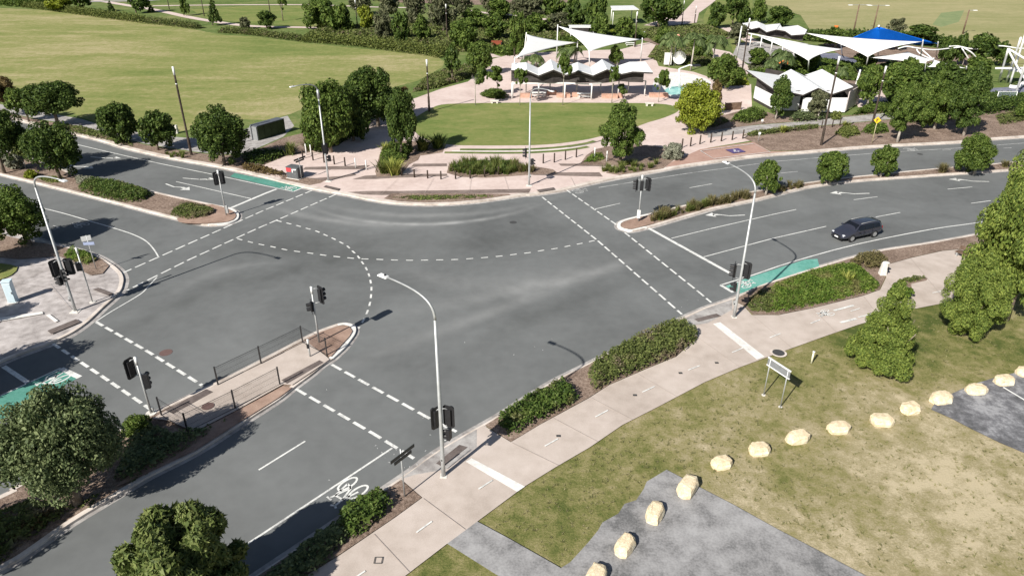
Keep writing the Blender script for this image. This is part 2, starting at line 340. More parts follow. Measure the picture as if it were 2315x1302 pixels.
over('garden_bed',[(1525,268),(1560,256),(1640,260),(1700,243),(1760,262),(1850,268),(1930,260),(2060,240),(2315,222),(2315,229),(2140,243),(2000,255),(1900,265),(1800,275),(1715,282),(1650,290),(1600,297),(1560,290)],'mulch')
over('garden_bed',[(1741,341),(1703,322),(1680,312),(1720,299),(1850,286),(2000,272),(2100,262),(2315,246),(2600,230),(2600,290),(2315,307),(2159,319.5),(2028,326),(1924,332.8),(1820,341.5)],'mulch')
over('parking_bay',[(1500,383),(1515,368),(1583,338),(1703,321),(1741,342),(1819,342.8),(1750,348),(1698,353),(1620,363.5),(1541,375)],'pinkbay')
over('lawn',[(940,300),(930,285),(930,272),(945,262),(970,248),(998,237),(1060,234),(1180,232.5),(1400,233),(1490,235),(1525,241),(1533,252),(1500,267),(1463,278),(1430,290),(1368,306),(1320,317),(1250,326),(1180,329),(1050,329),(1000,325),(960,314)],'oval',3)
def rib(name,pts,w,m):
    _z[0]+=.0012; P=W(pts,_z[0],5); mb=MB(); ribbon(mb,P,-w/2,w/2,_z[0]); o=mb.build(name,M[m])
    if o.data.polygons[0].normal.z<0: o.data.flip_normals()
    return tag(o,kind='structure')
over('garden_bed',[(630,406),(645,396),(690,402),(742,404),(725,414),(700,419),(684,419)],'mulch')
rib('turf_strip',[(1040,338.2),(1150,338.4),(1220,336.5),(1280,331.5),(1325,324.5),(1345,319)],.75,'parkgrass')
rib('turf_strip',[(1005,345),(1150,346),(1230,343.5),(1290,338.5),(1330,332)],.75,'parkgrass')
rib('edge_line',[(1022,341.8),(1150,342),(1225,340),(1285,335),(1335,326)],.28,'kerbwhite')
rib('paving_band',[(1285,333.5),(1330,326),(1370,314),(1400,300),(1440,288)],.3,'darkband')
for p in ([(797,405.5),(825,397.5),(880,394),(1010,393),(1012,398),(900,402),(850,405)],[(690,378),(837,374),(822,383),(684,384)],[(700,404),(772,398),(800,392),(806,396),(740,409)],
          [(786,434.5),(830,432),(900,432),(1180,427.5),(1200,427),(1196,436),(1100,437),(860,441),(820,440)],[(1200,390),(1355,390),(1363,399.5),(1205,396)],[(1262,370),(1385,371),(1380,376.5),(1268,375)],[(935,370.5),(1010,370),(1010,376),(930,377)]):
    over('paving_band',p,'darkband')
over('garden_bed',[(852,400),(848,388),(858,350),(878,325),(905,318),(1010,325),(1000,345),(950,352),(945,362),(925,372),(908,394),(870,399)],'mulch')
over('garden_bed',[(1010,391),(1015,372),(1060,362),(1150,362),(1180,372),(1250,383),(1262,392),(1190,396),(1100,402),(1040,400)],'mulch')
over('garden_bed',[(868,449),(885,437.5),(1000,437.5),(1150,438.5),(1155,441),(1089,450.5),(1024,456.5),(958,458),(900,455)],'mulch')
over('garden_bed',[(1310,373),(1325,352),(1345,338),(1400,325),(1480,330),(1545,345),(1515,368),(1500,381),(1400,396),(1370,391),(1390,374)],'mulch')
over('splash_pad',[(1478,185),(1500,165),(1550,165),(1595,178),(1608,190),(1580,205),(1540,220),(1480,212)],'kerbwhite',3)
_z[0]+=.002; M['aqua']=surf('aqua_wet_surface',[(.2,.45,.43),(.3,.6,.56),(.45,.7,.66)],(.5,2,8),.3,.05)
area('wading_pool',[(1500,206),(1520,196),(1550,198),(1560,205),(1540,214),(1510,214)],_z[0],M['aqua'],3)
M['softfall']=surf('blue_grey_softfall',[(.12,.125,.17),(.17,.18,.235),(.23,.24,.29)],(.3,2,9),.95,.1)
over('softfall',[(2235,200),(2500,185),(2500,222),(2240,240)],'softfall'); over('softfall',[(1820,120),(2010,122),(2020,140),(1830,150)],'softfall')
over('path',[(1590,-20),(1650,-25),(1605,12),(1580,30),(1575,52),(1500,60),(1455,58),(1545,28)],'pinkpave')
over('lawn',[(1600,20),(1640,-10),(1700,-5),(1690,40),(1640,75),(1600,60),(1590,45)],'oval',2)
over('lawn',[(1650,92),(1700,88),(1820,118),(1800,138),(1660,128)],'oval')
over('lawn',[(430,22),(560,14),(720,14),(760,50),(750,62),(560,54),(470,43)],'oval')
rib('footpath',[(200,-2),(290,13),(340,21),(380,29),(420,38),(470,47),(540,57),(600,61),(700,63),(740,68),(810,73),(900,89),(1000,97),(1060,110),(1120,130)],2.6,'pinkpave')
rib('footpath',[(200,4),(260,3),(340,1),(400,-6)],4,'ramp'); rib('footpath',[(345,14),(480,12),(600,11.5),(720,12),(860,17),(960,18)],2.2,'pinkpave')
rib('footpath',[(1050,23),(1100,30),(1150,32)],2.5,'pinkpave')
rib('footpath',[(1150,33),(1230,44),(1270,52)],2.5,'pinkpave'); rib('footpath',[(1640,62),(1672,78),(1715,100),(1820,128)],3.5,'pinkpave')
over('dry_slope',[(840,-30),(1300,-30),(1290,6),(1100,12),(860,5)],'mulch')
over('sports_field',[(1690,-90),(1705,-5),(1735,12),(1810,35),(1830,66),(1900,70),(2010,70),(2120,85),(2200,120),(2270,150),(2400,168),(3400,190),(3400,-90)],'field_east')
M['pitch']=grassmat('green_practice_pitch',[(.17,.22,.1),(.22,.265,.125),(.26,.29,.14)],(.2,1),fine=3)
over('pitch_turf',[(2108,56),(2128,30),(2180,24),(2168,50),(2128,62)],'pitch',0)
over('paved_court',[(1668,98),(1720,96),(1835,122),(1850,150),(1700,148),(1655,128)],'ramp')
over('plaza',[(1925,200),(1990,196),(2012,238),(1940,243)],'pinkpave'); over('plaza',[(1610,110),(1650,118),(1700,155),(1690,168),(1620,150)],'pinkpave')
over('garden_bed',[(1690,150),(1850,146),(1960,160),(1990,192),(1930,198),(1860,170),(1700,172)],'mulch'); over('garden_bed',[(1860,100),(2000,96),(2200,120),(2240,150),(2200,180),(2020,160),(1900,125)],'mulch')
over('garden_bed',[(1440,72),(1600,62),(1660,84),(1600,100),(1490,104),(1455,92)],'mulch'); over('garden_bed',[(1615,150),(1685,160),(1692,182),(1640,186)],'mulch')
# ---- east verge overlays ----
over('shared_path',[(300,1700),(690,1302),(764,1257),(842,1204),(895,1168),(955,1124),(906,1082),(962,1041),(1002,1014),(1055,983),(1093,961),(1155,999),(1218,961),(1333,898.5),(1377,870),(1458,835),(1528.7,806),(1578,762),(1526,731),(1543,720),(1596,696.5),(1652,677),(1680,690),(1700,712),(1760,712),(1835,697),(1950,669),(1990,655),(2003,628),(2010,597),(2060,583),(2132,567),(2215,560),(2300,600),(2450,560),(2450,600),(2315,635),(2225,660),(2138,684),(2052,701),(1939.5,734),(1871.6,757.5),(1778,791),(1750,801),(1672,830),(1594,863),(1489.5,918),(1407,960),(1334,1010),(1255,1056),(1184,1100),(1079,1178),(1011,1228),(913,1303),(700,1480),(500,1700)],'path')
over('ramp_pavement',[(905,1083),(962,1041),(1002,1014),(1055,983),(1078,970),(1078,1010),(1010,1060),(940,1072)],'ramp')
over('ramp_pavement',[(1526,731),(1596,697),(1655,677),(1655,700),(1600,730),(1570,735)],'ramp')
over('garden_bed',[(150,1610),(690,1300),(764,1255),(842,1202),(893,1168),(953,1124),(906,1084),(860,1115),(450,1390),(150,1565)],'mulch')
over('garden_bed',[(1096,961),(1155,998),(1218,960),(1333,897),(1377,869),(1458,834),(1528,805),(1576,760),(1522,732),(1457,759),(1385,797),(1306,836),(1254,862),(1202,893),(1128,941)],'mulch')
over('garden_bed',[(1657,678),(1682,690),(1702,711),(1760,711),(1835,696),(1950,668),(1989,654),(2002,627),(2008,597),(2060,582),(2132,566),(2212,559),(2315,575),(2450,540),(2450,492),(2315,511),(2206,532),(2106,550),(2002,566),(1924,584),(1856,604),(1785,626),(1715,649)],'mulch')
over('garden_bed',[(2031,638),(2060,627),(2092,627),(2094,634),(2060,642),(2062,655),(2030,662),(2015,650)],'mulch',2)
over('pavement_band',[(1053,1043),(1066,1035),(1187,1099),(1169,1111)],'kerbwhite'); over('pavement_band',[(1612,732),(1628,728),(1729,806),(1711,812)],'kerbwhite')
over('concrete_slab',[(1079,1178),(1150,1216),(1268,1283),(1289,1270),(1330,1225),(1352,1198),(1362,1180),(1398,1160),(1412,1138),(1438,1130),(1455,1105),(1462,1088),(1507,1061),(1581,1100),(1660,1141),(1750,1191),(1860,1249),(1960,1302),(2300,1480),(1500,1700),(1300,1420),(1130,1303),(1011,1228)],'slab')
over('car_park',[(2118,903),(2150,890),(2200,868),(2260,850),(2315,838),(2700,760),(2700,1180),(2400,1060),(2315,1023),(2260,1000),(2198,970),(2150,945),(2105,925)],'darkslab')
mb=MB(); ribbon(mb,W([(2268,875),(2330,912)],_z[0]),-.06,.06,_z[0]+.004); o=tag(mb.build('parking_line',M['paint']),kind='structure')
# ---- west corner ----
over('garden_bed',[(-400,415),(0,530),(66,545),(130,556),(180,566),(228,585),(247,600),(232,618),(205,622),(180,610),(165,590),(130,578),(40,585),(-200,560)],'mulch')
over('lawn',[(-200,640),(-60,592),(0,595),(40,603),(25,622),(0,632),(-100,680)],'oval',2)
over('pavement_band',[(-100,755),(0,718),(95,704),(98,709),(0,726),(-100,765)],'kerbwhite'); over('pavement_band',[(103,712),(112,710),(132,725),(124,728)],'kerbwhite')
# ---- islands ----
over('island_paving',[(420,505),(400,495),(440,470),(480,462),(520,474),(532,482),(532,492),(515,501),(470,505)],'brownpave',2)
over('island_paving',[(1403,507),(1424,497),(1470,486),(1480,505),(1427,518),(1409,515)],'brownpave')
over('island_paving',[(692,765),(724,750),(765,736),(790,738),(797,748),(790,760),(748,806),(735,800),(700,778)],'brownpave')
over('refuge_path',[(345,945),(400,912),(462,883),(500,862),(560,835),(690,770),(735,803),(745,812),(708,838),(660,870),(640,868),(532,928),(440,975),(380,950)],'path')
over('island_paving',[(440,978),(532,930),(640,872),(660,876),(632,897),(541,954),(446,1015),(300,1085),(260,1100),(340,1035)],'brownpave')
# ---- tactile pads ----
for p in ([(985.8,1046.7),(1038.4,1004.7),(1056.8,1010),(1000,1054.6)],[(1569,721),(1620,708.4),(1630.5,714.4),(1578,726.7)],[(107,747),(172,721),(183,727.5),(116,755)],[(209,654),(222,650),(257,663.5),(244,668)],
          [(373,927),(466,879),(482,885.5),(392,935)],[(636,859),(722,813.7),(732,819),(649,867)],[(731,422.6),(736.7,419),(769,426.5),(764,431)],[(1212.7,429.7),(1251.8,423.7),(1255.7,428.4),(1219,434.4)]):
    over('tactile_paving',p,'tactile')
# ================= painted markings (children of the road) =================
def line(pts,w,name='lane_line',z=.010,smooth=0,dash=None,gap=1,off=0,m='paint'):
    P=W(pts,0,smooth); mb=MB()
    if dash: dashed(mb,P,w,z,dash,gap,off)
    else: ribbon(mb,P,-w/2,w/2,z)
    o=mb.build(name,M[m],ROAD)
    if o.data.polygons and o.data.polygons[0].normal.z<0: o.data.flip_normals()
    return o
for pts in ([(520,399.5),(530,391.5),(602,405.5),(684,424.5),(663,433)],[(1640,647),(1688,629),(1820,587),(1848,585),(1853,604),(1785,627),(1715,650),(1672,664)],[(0,895),(137,832),(180,852),(120,885),(60,925),(-200,1040),(-400,1100)]):
    mb=MB(); mb.poly(W(pts,.006)); 
    mb.v=[(a,b,.0075) for a,b,c in mb.v]; mb.build('cycle_lane_surface',M['green_pale' if pts[0][0]==1640 else 'green'],ROAD)
line([(-150,243),(60,298),(171,326.5),(243,343.5),(360,370),(485.6,395.7),(600,420.5),(663.5,433.6)],.13,'edge_line'); line([(663.5,433.6),(688,423)],.2,'stop_line')
line([(519.6,471.4),(600,437.5),(625.7,427.6)],.32,'stop_line'); line([(398,411),(569,449.8)],.12)
line([(705.3,431),(595,476.6),(276.7,617.6)],.17,'crosswalk_line',dash=1.0,gap=.35); line([(758.8,440),(627,497.5),(584,515.8),(430,586),(287,656.7)],.17,'crosswalk_line',dash=1.0,gap=.35)
line([(355,626.8),(334,649),(316,666),(250.6,705),(216.7,727)],.1,'edge_line',smooth=5)
line([(-150,420),(90,469.3),(216.7,504),(261,517),(300,530),(329,544.5),(347,562.8),(357.7,579.8)],.12,'edge_line',smooth=5)
line([(625.7,499),(650.5,505),(674,511),(695,517),(715.8,523),(734,531),(752,538.8),(769.3,547.7),(785,556.3),(797,568),(808.5,578.5),(817.6,591.5),(826.7,604.6),(832.7,617.6),(837,633),(839.8,649),(839,666),(837,683),(831.4,702.7),(822.8,722),(811,742)],.15,'turn_line',smooth=2,dash=.62,gap=.62)
line([(537,540),(580,551),(611,557),(637,563),(662,567.5),(691,571),(718,575),(747,579),(778,582),(807,585),(841,586),(872,587.4),(905,588.4),(937.7,588.7),(970,588),(1003,587.6),(1037,586.6),(1069.5,584.5),(1102,581.9),(1133.5,579),(1166,575),(1197,571.4),(1228,566),(1257,562),(1287,556),(1314.5,550.5),(1348,543)],.14,'turn_line',smooth=2,dash=.6,gap=.68)
line([(1225.7,445.8),(1349.7,543),(1484,660),(1541.6,710.5)],.17,'crosswalk_line',dash=1.0,gap=.35)
line([(1280.5,429.7),(1394,508.6)],.17,'crosswalk_line',dash=1.0,gap=.35); line([(1412.4,526),(1579.5,660),(1608,684)],.17,'crosswalk_line',dash=1.0,gap=.35)
line([(1462,513.7),(1650,617.6)],.33,'stop_line')
line([(1518,539),(1610,516.5),(1750,484.5),(1800,474)],.11); line([(1591,581),(1748,539),(1867.7,512)],.11)
for a,b in (((1980,491),(2035,480.6)),((1930,452),(1984,445)),((2142.4,428),(2198,423)),((2195.4,460),(2240,454)),((1343,473.5),(1402,460)),((1558.6,425),(1609.5,416)),((1764.6,391.8),(1803.7,388)),((2130,340),(2149.7,339.6)),((2268.5,335.4),(2287,334.6)),((585,1062),(690,997))):
    line([a,b],.11,m='paint' if a[1]>420 else 'paint_old')
line([(1629,644.5),(1688,626.5),(1715,617.6),(1793,591.5),(1937,552.4),(2106.6,518.4),(2216,502.8),(2400,472)],.13,'edge_line',smooth=3); line([(1629,644.5),(1657,661)],.28,'stop_line')
line([(1353.6,424.4),(1550,393),(1750,365.7),(1976,347),(2159,335.7),(2315,324)],.11,'edge_line',m='paint_old')
line([(250,1420),(535,1245),(887,1012.5)],.12,'edge_line')
line([(216,727),(330,792),(457,871)],.21,'crosswalk_line',dash=.93,gap=.36,off=.1); line([(120,777),(230,850),(342,926)],.21,'crosswalk_line',dash=.93,gap=.36)
line([(749.7,824),(978,949.5),(1032,975.6)],.2,'crosswalk_line',dash=.98,gap=.35); line([(669,879),(844,980),(936,1036)],.2,'crosswalk_line',dash=.98,gap=.35,off=.0)
line([(138,833),(180,853)],.36,'stop_line'); line([(8,828),(65,866)],.3,'stop_line'); line([(137,832),(0,895),(-300,1015)],.11,'edge_line')
# arrows: drawn along a local frame given by tail and head pixels
def arrow(tail,head,side,kind='turn'):
    a,b=G(*tail),G(*head); d=(b-a); L=d.length; d.normalize(); n=Vector((-d.y,d.x,0))*side
    mb=MB(); P=lambda u,v: a+d*(u*L)+n*v+Vector((0,0,.0105))
    if kind=='turn':   # shaft, bent end, triangular head lying sideways
        mb.add([P(0,-.09),P(.42,-.09),P(.42,.09),P(0,.09)],[(0,1,2,3)]); mb.add([P(.42,-.09),P(.62,.35),P(.66,.62),P(.42,.09)],[(0,1,2,3)])
        mb.add([P(.62,.3),P(.8,.32),P(.8,.62),P(.64,.62)],[(0,1,2,3)]); mb.add([P(.76,-.12),P(1,.46),P(.76,1.0)],[(0,1,2)])
    elif kind=='straightleft':
        mb.add([P(0,-.08),P(.55,-.08),P(.55,.12),P(0,.08)],[(0,1,2,3)]); mb.add([P(.55,-.08),P(.82,.26),P(.82,.5),P(.5,.1)],[(0,1,2,3)]); mb.add([P(.74,0),P(1,.45),P(.74,.85)],[(0,1,2)])
    o=mb.build('turn_arrow',M['paint'],ROAD)
    for p in o.data.polygons:
        if p.normal.z<0: p.flip()
arrow((1684,486.5),(1598,491),-1,'turn'); arrow((1965.6,437.5),(1881,440.5),-1,'turn'); arrow((2236,411),(2149.6,409),-1,'turn')
arrow((413,403),(483,409),1,'straightleft'); arrow((205,355),(268,361),1,'straightleft')
arrow((374.7,416),(420,433),1,'turn'); arrow((150,372),(203,384),1,'turn')
# bicycle symbols: two rings, frame, handlebar
def bike(c,toward,size=1.0,m='paint',z=.0105,zb=0.0,par=None,name='bicycle_symbol',flipside=1):
    o0=G(*c,zb); d=(G(*toward,zb)-o0); d.z=0; d.normalize(); n=Vector((-d.y,d.x,0))*flipside; mb=MB()
    P=lambda u,v: o0+d*(v*size)+n*(u*size)+Vector((0,0,z))     # u across, v along the lane
    def seg(a,b,w=.055):
        a,b=P(*a),P(*b); t=(b-a).normalized(); q=Vector((-t.y,t.x,0))*w; mb.add([a-q,b-q,b+q,a+q],[(0,1,2,3)])
    def ring(cx,cy,rx,ry,w=.1,n_=18):
        A=[P(cx+rx*math.cos(2*math.pi*k/n_),cy+ry*math.sin(2*math.pi*k/n_)) for k in range(n_)]; B=[P(cx+(rx-w)*math.cos(2*math.pi*k/n_),cy+(ry-w)*math.sin(2*math.pi*k/n_)) for k in range(n_)]
        mb.add(A+B,[(k,(k+1)%n_,n_+(k+1)%n_,n_+k) for k in range(n_)])
    ring(-.36,-.5,.27,.52); ring(.36,-.5,.27,.52)
    seg((-.36,-.5),(-.2,.25)); seg((-.2,.25),(.22,.2)); seg((.22,.2),(.36,-.5)); seg((-.05,-.45),(.22,.2)); seg((-.05,-.45),(-.2,.25)); seg((-.36,-.5),(-.05,-.45))
    seg((-.2,.25),(-.26,.5)); seg((-.4,.52),(-.1,.52)); seg((.22,.2),(.27,.62)); seg((.27,.62),(.42,.68)); seg((.27,.62),(.1,.72))
    o=mb.build(name,M[m],par or ROAD)
    for p in o.data.polygons:
        if p.normal.z<0: p.flip()
    return o
bike((776,1117),(683,1179),1.22,flipside=1); bike((1690,640),(1760,618),.95); bike((650,425),(590,412),.95); bike((178,507),(130,492),1.0,'paint_old'); bike((1315,431),(1390,417),1.0,'paint_old'); bike((2062,338),(2110,334),1.0,'paint_old'); bike((110,862),(40,895),1.15)
line([(120,510),(134,515),(121,520)],.1,'lane_symbol',m='paint_old')
_z[0]+=.003; ZP=_z[0]
def pline(pts,w,name,m='paint'):
    P=W(pts,ZP); mb=MB(); ribbon(mb,P,-w/2,w/2,ZP+.003); o=mb.build(name,M[m])
    if o.data.polygons[0].normal.z<0: o.data.flip_normals()
    return tag(o,kind='structure')
for a,b in (((1081.7,1105),(1113,1084.8)),((941,1203),(976.6,1177.5)),((807,1302),(825.6,1289.6)),((1231.4,1008),(1261.6,991)),((1346,942),(1374.5,926.7)),((1452,886),(1480,873)),((1556,836.3),(1582,826)),((1655,796.7),(1680,786)),((1740,763),(1764.6,753.6)),((1832.5,731),(1854.7,722)),((1923,703.4),(1944,697)),((2108,662),(2127.5,658))):
    pline([a,b],.09,'path_dash')
b1=bike((1862,709),(1810,722),.75,zb=ZP,z=.004,par=None); b1.parent=None; tag(b1,kind='structure')
pline([(1885,702),(1930,690)],.2,'path_arrow','paint'); pline([(1900,729),(1936,720)],.22,'path_arrow','paint'); pline([(1940,717),(1970,710)],.12,'path_arrow','paint')
# disabled bay outline and symbol
pline([(1583.4,341),(1703.5,325),(1741.4,343.5),(1613.4,359),(1583.4,341)],.12,'bay_line')
M['bayblue']=plain('blue_bay_paint',(.10,.075,.2),.7)
cb=G(1663,341,ZP); d=(G(1741,343.5,ZP)-G(1613,359,ZP)).normalized(); n=Vector((-d.y,d.x,0)); mb=MB(); mb.poly([cb+d*(a*.95)+n*(b*.8)+Vector((0,0,.003)) for a,b in ((-1,-1),(1,-1),(1,1),(-1,1))])
sy=tag(mb.build('bay_symbol',M['bayblue']),kind='structure')
mb=MB(); P=lambda u,v: cb+n*(v*.75)-d*(u*.75)+Vector((0,0,.007))
A=[P(.0+.42*math.cos(t),-.3+.42*math.sin(t)) for t in np.linspace(2.4,6.6,16)]; B=[P(.0+.3*math.cos(t),-.3+.3*math.sin(t)) for t in np.linspace(2.4,6.6,16)]
mb.add(A+B,[(k,k+1,17+k,16+k) for k in range(15)])
def sg(a,b,w=.07):
    a,b=P(*a),P(*b); t=(b-a).normalized(); q=Vector((-t.y,t.x,0))*w; mb.add([a-q,b-q,b+q,a+q],[(0,1,2,3)])
sg((-.1,.45),(-.02,-.05)); sg((-.02,-.05),(.35,-.05)); sg((.35,-.05),(.5,-.5)); sg((-.06,.2),(.25,.2)); mb.poly([P(-.12+.12*math.cos(t),.68+.12*math.sin(t)) for t in np.linspace(0,5.8,10)])
o=mb.build('wheelchair_mark',M['paint'],sy)
for p in o.data.polygons:
    if p.normal.z<0: p.flip()
# litter-size leaves and chips on the road by the crossing
rng=random.Random(4)
# covers and grates
M['iron']=plain('rusty_iron_cover',(.16,.1,.09),.8,.2); M['dark_iron']=plain('dark_iron_cover',(.07,.07,.07),.8,.2)
def cover(px,py,r,z,m,label,name='manhole_cover',ring=False):
    c=G(px,py,z); t=thing(name,label,'manhole cover',(c.x,c.y,z),group='round covers set in the ground')
    mb=MB(); mb.tube([(0,0,0),(0,0,.012)],r,20); mb.build('lid',M[m],t)
    if ring:
        mb=MB(); mb.tube([(0,0,-.002),(0,0,.007)],r*1.35,20); mb.build('collar',M['kerb'],t)
cover(375,797,.42,.0,'iron','round rusty cover in the asphalt between the crossing and the fenced island')
cover(1160,503,.35,.0,'dark_iron','small dark round cover in the asphalt of the far turning lane')
cover(1760,797,.4,KZ+.02+_z[0]-.144,'dark_iron','large dark round cover with pale collar at the edge of the path',ring=True)
cover(470,918,.36,_z[0]+.001,'iron','round rusty cover on the paving of the fenced island')
cover(2080,349,.33,.0,'dark_iron','dark round cover in the road beside the far right small tree')
for i,(x,y,lb) in enumerate([(1262,985,'nearest'),(1435,893,'second nearest'),(1538,843,'second farthest'),(1620,820,'farthest')]):
    c=G(x,y,_z[0]); mb=MB(); mb.box((0,0,.01),(.22,.16,.02)); o=mb.build('path_stud',M['dark_iron']); o.location=(c.x,c.y,_z[0]+.002)
    tag(o,'small dark metal stud in the beige path, '+lb+' of the four','path stud','studs along the beige path')
c=G(855,1266,_z[0]); mb=MB()
for a,b in (((-.17,-.17),(.17,-.17)),((.17,-.17),(.17,.17)),((.17,.17),(-.17,.17)),((-.17,.17),(-.17,-.17))): mb.bar((*a,.012),(*b,.012),.018,6)
o=mb.build('pit_frame',M['dark_iron']); o.location=(c.x,c.y,_z[0]); tag(o,'small square pit frame in the beige path near the bottom of the photo','pit frame')

M['joint']=plain('dark_joint',(.36,.31,.28),.9,0,.1)
for a,b in (((845,1206),(925,1292)),((957,1126),(1052,1196)),((1157,1000),(1262,1051)),((1250,944),(1352,998)),((1336,898),(1430,948)),((1440,843),(1530,896)),((1580,764),(1672,829)),((1702,713),(1790,786)),((1837,697),(1890,750)),((1952,669),(1990,719)),((2010,640),(2070,696)),((2060,585),(2140,682)),((1655,700),(1900,650)),((40,640),(255,672)),((60,700),(235,640)),((0,660),(120,600)),((110,640),(160,700)),((600,372),(700,380)),((860,441),(900,404)),((960,437),(980,402)),((1060,437),(1065,402)),((1150,430),(1140,398)),((1300,420),(1290,400))):
    pline([a,b],.025,'paving_joint','joint')
rl=random.Random(9); mb=MB()
for cx_,cy_,n_,sp in ((890,1020,10,28),(1000,1030,12,40),(1560,690,7,30),(930,1060,6,30),(800,750,4,30),(1190,790,5,60),(700,900,5,200)):
    for k in range(n_):
        p=G(cx_+rl.gauss(0,sp),cy_+rl.gauss(0,sp*.5)); a=rl.uniform(0,6.3); q=rl.uniform(.04,.09); mb.add([(p.x+q*math.cos(a+b)*(1 if i%2 else .35),p.y+q*math.sin(a+b)*(1 if i%2 else .35),.014) for i,b in enumerate((0,1.57,3.14,4.71))],[(0,1,2,3)])
tag(mb.build('fallen_leaves',M['paint_old']),'pale dry leaves and chips scattered on the asphalt near the crossings','leaves',None,'stuff')
# ================= vegetation =================
def leafmat(name,dark,mid,light,alt=None,rough=.6,sc=1.1):
    m=bpy.data.materials.new(name); m.use_nodes=True; nt=m.node_tree; b=nt.nodes['Principled BSDF']; out=nt.nodes['Material Output']
    b.inputs['Roughness'].default_value=rough; b.inputs['Specular IOR Level'].default_value=.15
    g=nt.nodes.new('ShaderNodeNewGeometry'); v=coords(nt)
    n=noise(nt,v,sc,3)
    s=mth(nt,'ADD',mth(nt,'MULTIPLY',g.outputs['Random Per Island'],.6),mth(nt,'MULTIPLY',n,.5))
    k=ramp(nt,s,[(.18,dark),(.5,mid),(.88,light)])
    if alt:
        n2=noise(nt,v,sc*.8,2); k=mix(nt,ramp(nt,n2,[(.56,(0,0,0)),(.68,(.8,.8,.8))]),k,alt)
    nt.links.new(k,b.inputs['Base Color'])
    tr=nt.nodes.new('ShaderNodeBsdfTranslucent'); nt.links.new(k,tr.inputs[0]); mx=nt.nodes.new('ShaderNodeMixShader'); mx.inputs[0].default_value=.22
    nt.links.new(b.outputs[0],mx.inputs[1]); nt.links.new(tr.outputs[0],mx.inputs[2]); nt.links.new(mx.outputs[0],out.inputs[0]); return m
L={}
L['ficus']=leafmat('dark_glossy_leaves',(.02,.04,.008),(.052,.088,.018),(.13,.18,.04),rough=.55)
L['mid']=leafmat('mid_green_leaves',(.03,.055,.01),(.075,.12,.022),(.17,.225,.05),rough=.55)
L['lime']=leafmat('yellow_green_leaves',(.08,.11,.012),(.19,.23,.022),(.32,.35,.05),rough=.5)
L['pine']=leafmat('pine_needles',(.05,.085,.018),(.13,.18,.035),(.27,.32,.07),rough=.6)
L['olive']=leafmat('grey_olive_leaves',(.055,.065,.035),(.11,.12,.06),(.19,.19,.11),rough=.6)
L['gum']=leafmat('broad_light_leaves',(.05,.075,.022),(.12,.16,.045),(.25,.28,.1),rough=.5)
L['bigleaf']=leafmat('grey_green_leaves',(.045,.07,.03),(.11,.145,.06),(.24,.28,.13),rough=.5)
L['rust']=leafmat('reddish_leaves',(.06,.04,.02),(.12,.085,.035),(.2,.15,.06))
L['hedge']=leafmat('clipped_hedge_leaves',(.03,.06,.012),(.07,.115,.024),(.15,.2,.05),alt=(.13,.13,.05),rough=.5,sc=1.2)
L['hedgemix']=leafmat('mottled_shrub_leaves',(.06,.075,.025),(.11,.14,.04),(.2,.22,.07),alt=(.2,.15,.11),sc=.9)
L['cover']=leafmat('bright_ground_cover',(.04,.08,.012),(.095,.155,.025),(.19,.25,.05),alt=(.19,.17,.07),sc=.9)
L['drygrass']=leafmat('dry_tussock_blades',(.07,.07,.025),(.14,.125,.05),(.24,.2,.1),sc=1.4)
L['tuft']=leafmat('green_tussock_blades',(.05,.075,.02),(.12,.15,.035),(.24,.26,.08),sc=1.2)
L['flax']=leafmat('yellow_flax_blades',(.1,.13,.03),(.27,.3,.06),(.48,.48,.14),sc=2)
L['silver']=leafmat('silver_shrub_leaves',(.13,.14,.1),(.24,.25,.18),(.38,.38,.29),sc=1.5)
L['palm']=leafmat('palm_frond_green',(.04,.07,.02),(.09,.13,.045),(.18,.22,.09))
M['bark']=surf('tree_bark',[(.1,.08,.06),(.2,.16,.125),(.34,.29,.24)],(1,5,24),.95,.8,.02)
M['palebark']=surf('pale_bark',[(.25,.22,.19),(.42,.38,.33),(.55,.5,.45)],(1,5,24),.95,.6,.02)
L['weed']=leafmat('weed_blades',(.10,.11,.035),(.2,.2,.08),(.36,.32,.18),sc=.6)
def leaves(P,N,S,rng,asp=1.0,fold=True):
    """one quad per leaf; P centres, N outward normals, S sizes -> (verts, faces)"""
    n=len(P); N=N/np.maximum(1e-6,np.linalg.norm(N,axis=1,keepdims=True))
    q=rng.normal(size=(n,3)); t=np.cross(N,q); t/=np.maximum(1e-6,np.linalg.norm(t,axis=1,keepdims=True)); b=np.cross(N,t)
    s=S[:,None]; v=np.stack([P+t*s*asp,P+b*s*.62,P-t*s*asp,P-b*s*.62],1).reshape(-1,3); f=np.arange(4*n).reshape(n,4); return v,f
def rawmesh(name,vs,fs):
    v=[];nv=0; loops=[];starts=[];tot=0
    for a,f in zip(vs,fs):
        f=np.asarray(f); loops.append((f+nv).ravel()); k=f.shape[1]; starts.append(tot+np.arange(len(f))*k); tot+=f.size; v.append(np.asarray(a,float)); nv+=len(a)
    v=np.concatenate(v); loops=np.concatenate(loops); starts=np.concatenate(starts)
    me=bpy.data.meshes.new(name); me.vertices.add(len(v)); me.vertices.foreach_set('co',v.astype(np.float32).ravel())
    me.loops.add(len(loops)); me.loops.foreach_set('vertex_index',loops.astype(np.int32)); me.polygons.add(len(starts)); me.polygons.foreach_set('loop_start',starts.astype(np.int32))
    me.update(calc_edges=True); return me
def ico(n=2):
    bm=bmesh.new(); bmesh.ops.create_icosphere(bm,subdivisions=n,radius=1); v=np.array([x.co[:] for x in bm.verts]); f=np.array([[x.index for x in q.verts] for q in bm.faces]); bm.free(); return v,f
IV,IF=ico(2)
def sph(n,rng):
    d=rng.normal(size=(n,3)); return d/np.linalg.norm(d,axis=1,keepdims=True)
